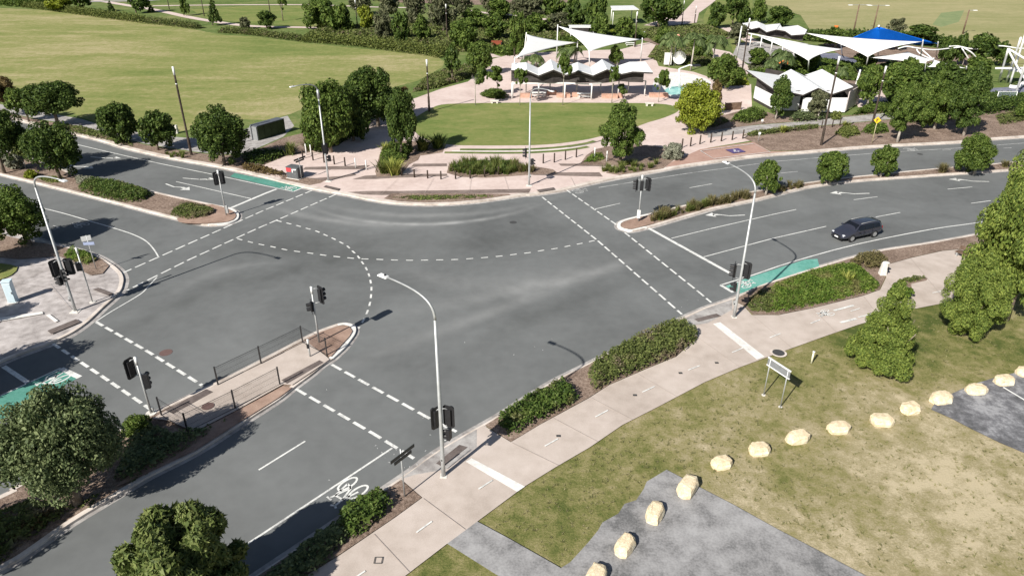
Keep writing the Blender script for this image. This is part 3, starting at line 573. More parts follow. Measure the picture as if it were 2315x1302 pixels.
def clumpset(C,Rr,per,size,rng,jit=.75,up=.25,asp=1.0):
    """leaves on many small clumps"""
    P=[];N=[];S=[]
    for c,r in zip(C,Rr):
        k=max(6,int(per*(r/np.mean(Rr))**2)); d=sph(k,rng); d[:,2]=d[:,2]*.9+.1; rr=r*(1-.45*rng.random(k)**2)[:,None]
        P.append(c+d*rr); nn=d+rng.normal(size=(k,3))*jit; nn[:,2]+=up; N.append(nn); S.append(size*(.6+.8*rng.random(k)))
    return leaves(np.concatenate(P),np.concatenate(N),np.concatenate(S),rng,asp)
def inner(rng,rad,n,size):
    d=sph(n,rng)*(rad*rng.random(n)**.33)[:,None]; return leaves(d,rng.normal(size=(n,3)),np.full(n,size)*(.6+.8*rng.random(n)),rng,1.0)
CACHE={}
def crown(kind,lod,var):
    key=(kind,lod,var)
    if key in CACHE: return CACHE[key]
    rng=np.random.default_rng(abs(hash(kind))%1 + sum(map(ord,kind))*7+var*101+lod*13); vs=[];fs=[]
    tot={0:1900,1:5500,2:15000,3:46000}[lod]; size={0:.09,1:.058,2:.038,3:.0225}[lod]
    if kind in('round','dome','open','column'):
        nl={0:12,1:22,2:38,3:60}[lod]; d=sph(nl,rng); d[:,2]=np.where(d[:,2]<-.55,-d[:,2],d[:,2])
        rad=.52+.28*rng.random(nl); C=d*rad[:,None]; Rr=(.22+.2*rng.random(nl))*(1.0 if lod<2 else .84); ne=nl//2; de=sph(ne,rng); C=np.concatenate([C,de*(.78+.14*rng.random(ne))[:,None]]); Rr=np.concatenate([Rr,.12+.09*rng.random(ne)]); nl=nl+ne
        if kind=='dome': C[:,2]=C[:,2]*.8-.05; 
        if kind=='open': C*=1.1; Rr*=.78
        if kind=='column': C[:,:2]*=(1.05-.45*(C[:,2:3]+1)/2)
        v,f=clumpset(C,Rr,tot/nl*(.9 if kind=='open' and lod==3 else 1),size*((1.5 if lod==3 else 1.15) if kind=='open' else 1),rng,asp=2.1 if kind=='open' and lod==3 else 1.15)
        vs.append(v);fs.append(f)
        k={'round':.68,'dome':.68,'open':.45,'column':.6}[kind]; v,f=inner(rng,k,{0:260,1:650,2:1700,3:4200}[lod],{0:.15,1:.10,2:.06,3:.038}[lod])
        if kind=='column': v[:,:2]*=(1.05-.45*(v[:,2:3]+1)/2)
        vs.append(v);fs.append(f)
    elif kind=='conifer':      # conical tiers of bunched foliage
        nt_={0:7,1:9,2:12,3:14}[lod]; C=[];Rr=[]
        for i in range(nt_):
            z=-1+2*i/(nt_-.3); r=(1-(z+1)/2)**.8*.82+.03; k=max(2,int(2+9*r))
            for j in range(k):
                a=2*math.pi*(j+rng.random()*.7)/k+i; rr=r*(.8+.3*rng.random()); C.append((rr*math.cos(a)*rng.uniform(.8,1.12),rr*math.sin(a)*rng.uniform(.8,1.12),z+.08*rng.normal()-.04)); Rr.append((.11+.13*r)*rng.uniform(.75,1.25))
        C=np.array(C);Rr=np.array(Rr); C[:,2]=np.clip(C[:,2],-.95,.97)
        v,f=clumpset(C,Rr,tot/len(C),size*.9,rng,jit=.7,up=.5,asp=1.5); vs.append(v);fs.append(f)
        v,f=inner(rng,.8,{0:200,1:500,2:1300,3:4200}[lod],{0:.13,1:.1,2:.06,3:.036}[lod]); v[:,:2]*=np.clip((.9-v[:,2:3])*.45,.06,1); vs.append(v);fs.append(f)
    elif kind=='bunch':        # cauliflower bunches, gaps between
        nl={0:30,1:45,2:62,3:85}[lod]; d=sph(nl,rng); rad=.45+.5*rng.random(nl)**.6; C=d*rad[:,None]; C[:,2]=C[:,2]*.95; taper=1.12-.38*np.clip(C[:,2]+.3,0,1.3); C[:,:2]*=taper[:,None]
        Rr=.13+.12*rng.random(nl); 
        v,f=clumpset(C,Rr,tot*1.1/nl,size*.85,rng,jit=.55,up=.6,asp=1.5); vs.append(v);fs.append(f)
        v,f=inner(rng,.62,{0:220,1:500,2:1500,3:4500}[lod],{0:.14,1:.10,2:.06,3:.036}[lod]); vs.append(v);fs.append(f)
    elif kind=='wispy':
        nl=26; d=sph(nl,rng); C=d*(.5+.4*rng.random(nl))[:,None]; Rr=.22+.12*rng.random(nl)
        v,f=clumpset(C,Rr,tot*.8/nl,size*.8,rng,jit=1.5,up=.1,asp=2.2); vs.append(v);fs.append(f)
        v,f=inner(rng,.5,120,.14); vs.append(v);fs.append(f)
    A=np.concatenate(vs); rr_=np.percentile(np.hypot(A[:,0],A[:,1]),98.3); z0,z1=np.percentile(A[:,2],.7),np.percentile(A[:,2],99.3)
    vs=[np.stack([a[:,0]/rr_,a[:,1]/rr_,(a[:,2]-z0)/(z1-z0)*2-1],1) for a in vs]
    me=rawmesh('crown',vs,fs); CACHE[key]=me; return me
MC={}
def withmat(me,m):
    k=(me.name,m.name)
    if k not in MC: c=me.copy(); c.materials.append(m); MC[k]=c
    return MC[k]
def trunkmesh(h,r,z0,spread,rng,limbs=5):
    mb=MB(); top=z0+(h-z0)*.35; lean=rng.uniform(-.1,.1); pts=[(0,0,-.1),(lean*.3,0,z0*.5),(lean,lean*.5,z0),(lean*1.2,lean*.3,top)]
    mb.tube(pts,[r*1.35,r,r*.85,r*.4],8)
    for k in range(limbs):
        a=2*math.pi*k/limbs+rng.uniform(-.4,.4); e=spread*rng.uniform(.5,.8); z=z0*rng.uniform(.75,1.0)
        mb.tube([(lean*z/max(z0,.1),0,z),(e*.5*math.cos(a),e*.5*math.sin(a),z+(h-z)*.3),(e*math.cos(a),e*math.sin(a),z+(h-z)*.62)],[r*.5,r*.33,r*.12],6)
    return mb.mesh('trunk',True)
TN=[0]
def tree(label,bbox,base,kind='round',mat='ficus',cat='tree',group='street and park trees',name='tree',bark='bark',lod=None,trunk=True,rr=None,z=KZ):
    x0,y0,x1,y1=bbox; B=G(*base,z); m=mpp(B); TN[0]+=1; rng=random.Random(TN[0]*31+7)
    cy=(y0+y1)/2; zc=max(.3,hgt(B,cy)); C=B+Vector((0,0,zc)); m=mpp(C); rx=(x1-x0)/2*m; ry_=(y1-y0)/2*m
    d=(CAM-C); phi=math.atan2(d.z,math.hypot(d.x,d.y)); q=ry_**2-(rx*math.sin(phi))**2; rz=math.sqrt(max(q,(.35*rx)**2))/math.cos(phi)
    if zc-rz<.05: rz=max(zc-.05,.25*rx)
    if lod is None:
        w=(x1-x0); lod=0 if w<60 else 1 if w<130 else 2
    # sideways shift when the crown is not straight above the base
    tx=((x0+x1)/2-proj(C)[0])*m
    t=thing(name,label,cat,(B.x,B.y,z),group=group)
    c=link('crown',withmat(crown(kind,lod,TN[0]%3),L[mat]),None,t); c.location=(tx,0,zc); c.scale=(rx*.94,rx*.94,rz*.95); c.rotation_euler=(0,0,rng.uniform(0,6.28))
    if trunk:
        tr=link('trunk',trunkmesh(zc+rz*.6,max(.07,.045*rx+.05) if rr is None else rr,max(.25,zc-rz*.75),rx*.8,rng),M[bark],t)
    return t
def palm(label,base,toppx,w,n=13,group='palms round the splash plaza'):
    B=G(*base,KZ); h=hgt(B,toppx); m=mpp(B); r=w/2*m; rng=random.Random(int(base[0])); t=thing('palm_tree',label,'palm tree',(B.x,B.y,KZ),group=group)
    mb=MB(); mb.tube([(0,0,-.1),(.1,0,h*.5),(.15,.05,h)],[.2,.13,.1],8); mb.build('trunk',M['palebark'],t,True)
    vs=[];fs=[]
    for k in range(n):
        a=2*math.pi*k/n+rng.uniform(-.2,.2); el=rng.uniform(.1,1.2); pts=[]
        for j in range(9):
            s=j/8; rad=r*1.25*s*math.cos(el*.6)*(1-.12*s); zz=h+r*(1.1*math.sin(el)*s-1.5*s*s*(.6+.3*math.cos(el))); pts.append(Vector((.15+rad*math.cos(a),.05+rad*math.sin(a),zz)))
        side=Vector((-math.sin(a),math.cos(a),0))
        for j in range(8):
            for sgn in(-1,1):
                for u in (0,.5):
                    p=pts[j].lerp(pts[j+1],u); l=r*.55*math.sin(math.pi*(j+u+1.2)/9.8); d=(pts[j+1]-pts[j]).normalized()
                    e=p+side*sgn*l*.75+d*l*.5-Vector((0,0,l*.5)); wv=d*r*.09; i=sum(len(x) for x in vs[:0]); vs.append(np.array([p-wv,p+wv,e])); fs.append(np.array([[0,1,2]]))
    me=rawmesh('fronds',vs,fs); me.materials.append(L['palm']); link('fronds',me,None,t); return t
# ---- tufts, ground cover, hedges ----
def inpoly(P,x,y):
    c=np.zeros(len(x),bool); n=len(P); j=n-1
    for i in range(n):
        xi,yi,xj,yj=P[i][0],P[i][1],P[j][0],P[j][1]
        k=((yi>y)!=(yj>y))&(x<(xj-xi)*(y-yi)/(yj-yi+1e-12)+xi); c^=k; j=i
    return c
def edgedist(P,x,y):
    d=np.full(len(x),1e9); n=len(P)
    for i in range(n):
        a=np.array(P[i][:2]);b=np.array(P[(i+1)%n][:2]); ab=b-a; t=np.clip(((x-a[0])*ab[0]+(y-a[1])*ab[1])/(ab@ab+1e-9),0,1)
        d=np.minimum(d,np.hypot(x-a[0]-t*ab[0],y-a[1]-t*ab[1]))
    return d
def sample(P,n,rng):
    X=[p[0] for p in P];Y=[p[1] for p in P]; xs=np.empty(0);ys=np.empty(0)
    while len(xs)<n:
        x=rng.uniform(min(X),max(X),n*2);y=rng.uniform(min(Y),max(Y),n*2); k=inpoly(P,x,y); xs=np.append(xs,x[k]);ys=np.append(ys,y[k])
    return xs[:n],ys[:n]
def vnoise(x,y,s,seed):
    rs=np.random.default_rng(seed); ph=rs.uniform(0,6.28,(6,)); dr=rs.uniform(0,6.28,(6,)); o=0
    for k in range(6): o=o+np.sin((x*np.cos(dr[k])+y*np.sin(dr[k]))*(6.28/s)*(1+.5*k/3)+ph[k])
    return o/6
def hedge(label,pts,h,mat,dens=220,size=.075,name='hedge',cat='hedge',group=None,kind=None,seed=1,edge=.5,z=KZ,smooth=0,rough=.25,px=True):
    P=[(p.x,p.y) for p in (W(pts,z,smooth,True) if px else pts)]; rng=np.random.default_rng(seed); n=len(P)
    A=abs(sum(P[i][0]*P[(i+1)%n][1]-P[(i+1)%n][0]*P[i][1] for i in range(n)))/2
    N=int(A*dens); x,y=sample(P,N,rng); ed=np.clip(edgedist(P,x,y)+.22*vnoise(x,y,.9,seed+9)-.08,0,9); prof=np.clip(ed/edge,0,1)**.5; top=h*prof*(1+rough*vnoise(x,y,1.6,seed)+rough*.6*vnoise(x,y,.6,seed+5))
    zz=top*(1-.5*rng.random(N)**2); side=rng.random(N)<.25; zz=np.where(side,top*rng.random(N),zz)
    pos=np.stack([x,y,z+zz+.02],1); nn=rng.normal(size=(N,3))*.55; nn[:,2]+=.9
    v,f=leaves(pos,nn,size*(.6+.8*rng.random(N)),rng,1.1)
    # dense inner body
    nb=int(A*14)+20; xb,yb=sample(P,nb,rng); eb=edgedist(P,xb,yb); tb=h*.62*np.clip(eb/edge,0,1)**.6*(1+rough*vnoise(xb,yb,1.6,seed)); pb=np.stack([xb,yb,z+tb],1); v2,f2=leaves(pb,np.tile([0,0,1.],(nb,1))+rng.normal(size=(nb,3))*.15,np.full(nb,.3),rng,1.0)
    k=eb>.25; v2=v2.reshape(-1,4,3)[k].reshape(-1,3); f2=np.arange(len(v2)).reshape(-1,4)
    c=np.array([np.mean([p[0] for p in P]),np.mean([p[1] for p in P]),0]); me=rawmesh(name,[v-c,v2-c] if len(v2) else [v-c],[f,f2] if len(v2) else [f]); me.materials.append(L[mat]); o=link(name,me); o.location=c
    return tag(o,label,cat if kind!='structure' else None,group,kind)
def blades(n,rng,h=1,spread=.5,wd=.02,arch=.5):
    a=rng.uniform(0,6.28,n); r=spread*(.25+.75*rng.random(n)); hh=h*(.6+.4*rng.random(n)); b0=rng.normal(size=(n,2))*spread*.12; ca,sa=np.cos(a),np.sin(a)
    V=[]
    for s,wf in((0,1),(.55,.9),(1,.1)):
        out=r*(s**1.5); zz=hh*(s-arch*.45*s*s*r/max(spread,1e-3)); cx=b0[:,0]+ca*out; cy=b0[:,1]+sa*out
        V.append(np.stack([cx-sa*wd*wf,cy+ca*wd*wf,zz],1)); V.append(np.stack([cx+sa*wd*wf,cy-ca*wd*wf,zz],1))
    V=np.stack(V,1).reshape(-1,3); base=np.arange(n)[:,None]*6; f=np.concatenate([base+np.array([[0,1,3,2]]),base+np.array([[2,3,5,4]])]); return V,f
def tufts(label,pts,n,h,mat,spread=.45,nb=36,wd=.018,name='tussock_grass',cat='grass',seed=1,kind='stuff',z=KZ,group=None,hv=.35):
    P=[(p.x,p.y) for p in W(pts,z)]; rng=np.random.default_rng(seed); x,y=sample(P,n,rng); vs=[];fs=[]
    for i in range(n):
        s=1+hv*rng.normal(); s=min(max(s,.5),1.5); v,f=blades(nb,rng,h*s,spread*s,wd,.6); v=v+np.array([x[i],y[i],0]); vs.append(v);fs.append(f)
    me=rawmesh(name,vs,fs); me.materials.append(L[mat]); o=link(name,me); o.location=(0,0,z)
    return tag(o,label,cat,group,kind)
def tuft(label,px,h,spread,mat,nb=70,wd=.03,name='flax_plant',cat='plant',group=None,z=KZ):
    B=G(*px,z); rng=np.random.default_rng(int(px[0]*7+px[1])); v,f=blades(nb,rng,h,spread,wd,.55); me=rawmesh(name,[v],[f]); me.materials.append(L[mat]); o=link(name,me); o.location=B; return tag(o,label,cat,group)
def shrub(label,bbox,mat,group='shrubs in the garden beds',kind='round',name='shrub',lod=None,cat='shrub',z=KZ):
    x0,y0,x1,y1=bbox; bx=(x0+x1)/2; by=y1-(y1-y0)*.18; B=G(bx,by,z); m=mpp(B); rx=(x1-x0)/2*m; d=CAM-B; phi=math.atan2(d.z,math.hypot(d.x,d.y)); ry_=(y1-y0)/2*m
    q=ry_**2-(rx*math.sin(phi))**2; rz=math.sqrt(max(q,(.3*rx)**2))/math.cos(phi); TN[0]+=1
    if lod is None: lod=0 if x1-x0<70 else 1
    t=link(name,withmat(crown(kind,lod,TN[0]%3),L[mat])); t.location=(B.x,B.y,z+rz*.75); t.scale=(rx*.95,rx*.95,rz*.95); t.rotation_euler=(0,0,TN[0]*1.7)
    return tag(t,label,cat,group)
G1='trees along the upper left road'
tree('dark round tree cut off by the left photo edge above the upper left road',(-42,175,32,232),(2,262),'round','rust',group=G1)
tree('small light green tree squeezed between two darker crowns at the far left path',(8,200,62,250),(66,276),'round','mid',group=G1)
tree('spreading dark tree over the far left footpath',(52,186,177,258),(132,284),'dome','ficus',group=G1,lod=2)
tree('round dark tree on the verge left of the smaller one by the timber pole',(218,234,306,316),(282,322),'round','ficus',group=G1,lod=1)
tree('smaller round tree on the verge just left of the tall timber light pole',(308,252,395,332),(357,340),'round','ficus',group=G1,lod=1)
tree('big round dense dark tree just right of the tall timber light pole',(437,245,558,362),(507,372),'round','ficus',group=G1,lod=2)
tree('round dark tree with bare trunk at the left end of the upper median',(55,277,177,388),(136,405),'round','ficus',group=G1,lod=2)
tree('dark bushy tree at the left photo edge behind the upper median',(-45,252,58,350),(10,392),'round','ficus',group=G1,lod=2)
tree('dense tree with thick leaning trunk at the left photo edge on the corner pavement side',(-45,424,94,545),(66,556),'round','mid',group=G1,lod=2,rr=.25)
G2='dark trees by the plaza entrance'
tree('broad shaggy tree behind the upper left streetlight',(672,188,800,335),(748,345),'round','mid',group=G2,lod=2)
tree('tall rounded dark tree at the top of the plaza entrance shade',(772,154,900,268),(855,285),'round','ficus',group=G2,lod=2)
tree('medium dark tree filling the gap between the shaggy tree and the tall rounded one',(735,195,835,310),(800,318),'round','ficus',group=G2,lod=1)
tree('narrow upright tree standing alone at the left tip of the oval lawn',(870,205,945,340),(907,352),'column','ficus',group=G2,lod=2)
tree('small olive crown beside the narrow upright tree',(880,196,930,240),(915,262),'wispy','rust',group=G2,lod=0)
tree('small rounded tree at the right tip of the sports field',(1001,103,1041,172),(1022,184),'column','ficus',group=G2)
tree('broad grey green tree right of the small one at the field tip',(1054,95,1115,158),(1088,170),'round','mid',group=G2)
tree('thin young tree on the pink path left of the shelter, nearer to the lawn',(1070,152,1105,190),(1075,239),'open','mid',bark='palebark',group='young trees round the shelter',rr=.06)
tree('thin young tree in the round bed beside the left end of the shelter',(1098,150,1142,195),(1124,216),'open','mid',group='young trees round the shelter',rr=.07)
for i,(bb,b,lb) in enumerate([((1160,155,1195,190),(1175,238),'first'),((1258,120,1296,168),(1272,238),'second'),((1376,150,1402,195),(1383,233),'third'),((1478,158,1516,200),(1488,232),'fourth'),((1394,190,1420,212),(1412,228),'fifth')]):
    tree('spindly sapling in front of the folded roof shelter, '+lb+' from the left',bb,b,'open','mid',group='young trees round the shelter',rr=.05,bark='palebark')
tree('tall layered dark conifer at the right edge of the oval lawn',(1354,232,1461,352),(1402,372),'bunch','mid',group='specimen trees by the oval lawn',lod=2,name='conifer_tree')
tree('bright yellow green round tree at the right end of the oval lawn',(1523,188,1634,292),(1585,298),'round','lime',group='specimen trees by the oval lawn',lod=2)
tree('reddish leaved tree tucked behind the bright yellow green tree',(1605,182,1634,240),(1615,262),'column','rust',group='specimen trees by the oval lawn')
G3='trees in the thicket behind the field'
TH=[((580,26,627,64),(603,66),'round','ficus','round dark bush tree alone on the far lawn'),((680,0,762,62),(722,66),'round','mid','pale broad leaved tree at the left end of the thicket'),
((735,12,806,75),(775,78),'round','mid','dense tree just left of the first thicket light pole'),((808,15,846,72),(828,75),'round','lime','light green tree just right of the first thicket light pole'),
((842,24,890,88),(868,96),'wispy','olive','brownish wispy tree in the middle of the thicket'),((884,30,928,92),(908,100),'round','ficus','dark tree with a shadowed gap right of the brownish one'),
((930,36,973,97),(951,100),'column','mid','upright bright tree near the field hedge, middle of the thicket'),((910,-20,968,48),(940,66),'wispy','olive','tall grey wispy tree at the top edge above the upright bright one'),
((962,-15,1036,62),(1003,82),'wispy','olive','large grey wispy tree left of the second thicket light pole'),((1012,44,1090,106),(1050,115),'round','mid','broad green tree right of the second thicket light pole'),
((1082,-25,1130,34),(1106,40),'wispy','olive','grey tree at the top edge above the gap with the pink path'),((1040,22,1100,62),(1075,75),'round','mid','low green tree behind the broad one by the second pole'),
((1085,38,1150,92),(1118,100),'round','mid','spreading tree left of the dull red bin enclosure'),((1148,30,1196,118),(1172,134),'wispy','mid','drooping tree against the white sail left post'),
((1150,-10,1230,50),(1195,62),'round','olive','grey green tree at the top edge left of the high sail post'),((1222,-12,1278,48),(1252,60),'round','mid','lime tinted tree at the top edge above the high sail post'),
((1268,-5,1325,56),(1300,66),'round','ficus','dark tree behind the small flat roofed hut'),((1318,-8,1378,66),(1350,78),'round','ficus','dark tree between the flat roofed hut and the white canopy'),
((1440,-20,1547,55),(1488,62),'dome','ficus','huge spreading dark tree at the top centre with shade beneath'),((1180,30,1250,75),(1215,84),'round','mid','rounded tree behind the left white sail'),
((1597,8,1642,60),(1620,65),'round','ficus','dark upright tree by the grass strip at the top right of centre'),((1635,-20,1680,40),(1655,60),'round','ficus','dark tree at the top edge left of the far folded roof'),
((1664,2,1706,54),(1684,60),'round','ficus','dark tree behind the left end of the far folded roof'),((1700,0,1736,46),(1718,54),'round','mid','small tree behind the middle of the far folded roof'),((1732,16,1798,62),(1765,66),'round','ficus','wide dark tree behind the right end of the far folded roof'),
((288,-30,336,20),(308,30),'round','ficus','dark tree at the top edge on the far left lawn'),((240,2,258,25),(249,27),'conifer','ficus','tiny dark conifer in the far left field hedge'),
((466,0,498,50),(481,58),'conifer','ficus','narrow dark conifer beside the white path, far left lawn'),((332,12,350,28),(340,29),'conifer','ficus','tiny conical shrub tree beside the far left path'),
((405,-12,428,30),(416,36),'open','mid','thin young tree between the two far left light poles'),((160,-25,205,22),(185,30),'round','ficus','dark tree at the top left corner hedge'),((100,-20,170,20),(140,26),'round','lime','yellowish bush tree at the top left corner hedge'),((540,40,566,64),(553,66),'round','olive','small grey bush left of the round dark bush tree'),
((625,-20,652,20),(640,48),'open','mid','slim tree at the top edge between lawn and thicket')]
for bb,b,k,mt,lb in TH: tree(lb,bb,b,k,mt,group=G3,lod=0 if (bb[2]-bb[0])<75 else 1)
for b,tp,wd,lb in [((1513,150),80,62,'tall palm in the flower bed, left of the pair behind the splash plaza'),((1561,160),82,60,'tall palm right of the pair behind the splash plaza'),((1608,160),86,58,'palm standing nearest the grey swing area'),((1190,150),132,34,'palm with drooping fronds beneath the left white sail, left of two'),((1212,152),128,40,'palm with drooping fronds beneath the left white sail, right of two'),
    ((1272,142),112,34,'palm seen below the overlap of the two white sails, left of two'),((1298,144),110,38,'palm seen below the overlap of the two white sails, right of two'),((1760,172),120,60,'palm behind the left end of the toilet block roof'),((1820,165),122,62,'silvery palm behind the middle of the toilet block roof'),((1890,200),155,40,'small palm behind the right end of the toilet block'),((1738,185),140,40,'small bright palm beside the orange play bars')]:
    palm(lb,b,tp,wd)
G4='trees by the playground and toilet block'
for bb,b,k,mt,lb,ld in [((1600,124,1672,190),(1640,202),'round','mid','bushy tree between the splash plaza and the toilet block',1),((1741,175,1794,256),(1753,270),'column','ficus','upright dark tree against the left front wall of the toilet block',1),((1827,206,1872,264),(1848,272),'round','olive','small grey green tree against the right front wall of the toilet block',0),
 ((1375,104,1412,142),(1395,152),'round','mid','small tree under the right corner of the large white sail',0),((1937,150,2010,225),(1958,246),'dome','mid','light green flat topped tree left of the white topped pole',1),((1985,146,2100,222),(2045,250),'dome','mid','wide light green tree right of the white topped pole',1),
 ((2012,188,2094,295),(2028,322),'bunch','mid','large dark tree with pale trunk at the kerb, left of the pair by the sign',2),((2078,165,2160,282),(2112,292),'bunch','mid','large tree between the two trees at the far right kerb',2),((2142,150,2243,285),(2178,307),'bunch','ficus','tallest dark tree at the far right kerb',2),
 ((1850,62,1926,98),(1888,108),'round','mid','low tree behind the orange figure post',0),((2005,42,2048,78),(2026,88),'wispy','olive','brownish tree behind the right slope of the blue canopy',0),((2048,58,2116,96),(2082,104),'round','ficus','dark tree behind the right corner of the blue canopy',0),
 ((2120,84,2160,140),(2140,150),'round','ficus','dark tree behind the first white hoop',0),((2158,78,2192,135),(2175,150),'round','ficus','narrow dark tree between the white hoops',0),((2186,78,2252,140),(2220,152),'round','ficus','broad dark tree behind the second white hoop',0),((2298,228,2345,265),(2320,272),'round','mid','tree cut by the right photo edge beside the glass fence',0),((2355,120,2395,160),(2375,170),'round','mid','tree outside the right edge',0),
 ((2164,304,2246,386),(2203,392),'round','mid','compact round tree in the median at the far right end',2),((1707,361,1769,430),(1731,440),'round','mid','round young tree in the median nearest the traffic signal, left of three',1),((1847,344,1917,410),(1876,415),'round','mid','round young tree in the median, middle of three',1),((1969,329,2029,398),(1990,400),'round','mid','round young tree in the median, right of three',1)]:
    if bb[0]<2350: tree(lb,bb,b,k,mt,group=G4,lod=ld,bark='palebark')
G5='pines on the right hand lawn'
tree('cone shaped young pine standing alone on the lawn',(1932,640,2088,835),(2006,832),'conifer','pine',group=G5,lod=3,name='pine_tree')
tree('wide bushy pine right of the cone shaped one',(2133,580,2280,756),(2176,757),'bunch','pine',group=G5,lod=3,name='pine_tree')
tree('huge pine filling the right photo edge above the lawn',(2205,345,2400,690),(2273,722),'bunch','pine',group=G5,lod=3,name='pine_tree',rr=.2)
tree('smaller pine crown beside the timber bench at the path',(2205,520,2295,640),(2248,650),'bunch','pine',group=G5,lod=2,name='pine_tree')
tree('huge round grey green tree in the bottom left median',(-8,874,258,1128),(176,1136),'dome','bigleaf',group='large foreground trees',lod=3,rr=.22)
tree('broad leaved tree cut off by the bottom photo edge beside the lower road',(262,1152,548,1460),(436,1412),'open','gum',group='large foreground trees',lod=3,rr=.16)
# ---- hedges, beds, ground cover ----
hedge('dark green hedge between road and beige path right of the nearest streetlight',[(1125,968),(1150,992),(1218,961),(1290,922),(1312,905),(1285,872),(1268,866),(1202,898),(1125,944)],.8,'hedge',270,.07,seed=3,edge=.35)
hedge('large mottled green and brown shrub mass at the curve of the beige path',[(1342,888),(1377,872),(1458,837),(1530,808),(1580,766),(1556,744),(1522,733),(1457,760),(1385,798),(1330,836)],.85,'hedgemix',260,.07,seed=5,smooth=3,edge=.3)
hedge('short bright hedge by the green signpost at the bottom centre',[(762,1205),(800,1226),(850,1192),(892,1148),(868,1110),(812,1136),(768,1165)],.85,'hedge',300,.075,seed=7,edge=.35)
hedge('shaded shrubs along the bottom kerb beneath the foreground tree',[(560,1340),(640,1370),(764,1250),(800,1212),(770,1180),(690,1228)],.7,'bigleaf',180,.085,seed=8,name='shrub_row',cat='shrub row')
hedge('bright green ground cover beside the green cycle lane',[(1740,708),(1835,694),(1950,667),(1988,653),(1980,635),(1930,598),(1860,606),(1780,632),(1735,655)],.4,'cover',260,.07,seed=9,smooth=2,name='ground_cover',cat='ground cover',kind='stuff')
hedge('brownish leggy shrub patch behind the right hand corner streetlight',[(1685,688),(1702,708),(1765,706),(1775,670),(1755,652),(1712,660)],.4,'hedgemix',150,.06,seed=10,name='shrub_patch',cat='shrub patch',smooth=2,edge=.8)
hedge('olive brown shrub at the right end of the bright ground cover',[(1925,602),(1970,612),(2004,608),(2003,588),(1960,578),(1925,588)],.8,'drygrass',300,.06,seed=11,name='shrub',cat='shrub',smooth=3)
tuft('yellow spiky flax standing in the bright ground cover',(1915,640),1.3,.95,'flax',60,.035)
hedge('low shrubs spilling over the small kerbside bed beside the path plaza',[(2015,648),(2031,634),(2060,626),(2090,628),(2088,636),(2058,642),(2040,655)],.35,'hedgemix',200,.06,seed=12,name='shrub_patch',cat='shrub patch',smooth=2)
shrub('low green shrub beneath the top of the cone shaped pine',(2005,640,2062,680),'cover')
hedge('dark green hedge along the middle of the upper left median',[(178,430),(205,412),(260,414),(340,436),(330,452),(300,458),(245,452)],.7,'hedge',200,.08,seed=13,smooth=2)
hedge('silvery low shrubs along the far kerb of the upper left median',[(168,402),(205,402),(262,415),(345,435),(350,443),(300,434),(240,420),(175,418)],.45,'silver',160,.075,seed=14,name='shrub_row',cat='shrub row')
hedge('dark shrubs with pale tips near the nose of the upper left median',[(385,486),(405,470),(440,464),(486,476),(480,488),(450,496),(420,497)],.55,'hedgemix',220,.07,seed=15,smooth=2,name='shrub_patch',cat='shrub patch')
shrub('yellowish small shrub at the left end of the upper left median',(56,382,92,404),'lime'); 
hedge('grassy patch beneath the round tree on the upper left median',[(75,400),(140,398),(150,412),(110,414)],.12,'tuft',160,.07,seed=16,name='ground_cover',cat='ground cover',kind='stuff')
for i,bb in enumerate([(-10,340,30,372),(15,352,58,388),(28,320,78,362),(-30,300,20,345)]): shrub('pale leafy shrub below the left edge trees, %s from the left'%['second','third','fourth','first'][i],bb,'silver' if i<2 else 'hedgemix',group='pale shrubs under the left edge trees')
hedge('green tussock patch on the western corner island behind the two thin poles',[(145,578),(165,567),(205,574),(222,590),(200,600),(160,596)],.6,'cover',200,.07,seed=17,smooth=2,name='shrub_patch',cat='shrub patch')
tufts('dry reddish grass tussocks along the right hand median',[(1468,500),(1500,482),(1560,468),(1640,449),(1690,440),(1694,452),(1620,466),(1540,486),(1475,506)],60,.85,'drygrass',.5,60,.025,seed=2)
tufts('green tussocks mixed into the right hand median grass',[(1475,502),(1560,475),(1620,458),(1600,468),(1530,486),(1480,502)],30,.75,'tuft',.5,50,.022,seed=22)
tufts('dark tussocks beside the nearest young median tree',[(1745,432),(1810,416),(1815,424),(1760,436)],14,.7,'drygrass',.45,60,.025,seed=3)
tuft('large brown tussock alone in the median before the far round tree',(2130,390),1.3,1.0,'drygrass',260,.03,name='tussock',cat='grass'); tuft('small brown tussock at the far right end of the median',(2272,378),1.0,.8,'drygrass',160,.03,name='tussock',cat='grass')
# bottom left median
hedge('reddish brown low shrubs at the bottom left beneath the huge tree',[(-200,1370),(-60,1180),(60,1130),(200,1150),(230,1110),(150,1160),(40,1240),(-60,1330)],.45,'hedgemix',110,.08,seed=18,name='shrub_patch',cat='shrub patch',edge=.8)
hedge('rusty leaf shrub patch at the lower left kerb',[(20,1200),(60,1170),(110,1150),(140,1160),(90,1200),(30,1235)],.4,'rust',120,.07,seed=19,name='shrub_patch',cat='shrub patch')
hedge('shaded shrubs in the median beyond the huge tree up to the fence',[(255,1085),(290,1000),(340,962),(400,985),(480,968),(520,945),(470,985),(380,1045),(300,1090)],.7,'bigleaf',150,.08,seed=20,name='shrub_patch',cat='shrub patch')
shrub('light green shrub at the foot of the left crossing signal',(282,930,350,985),'mid',lod=1)
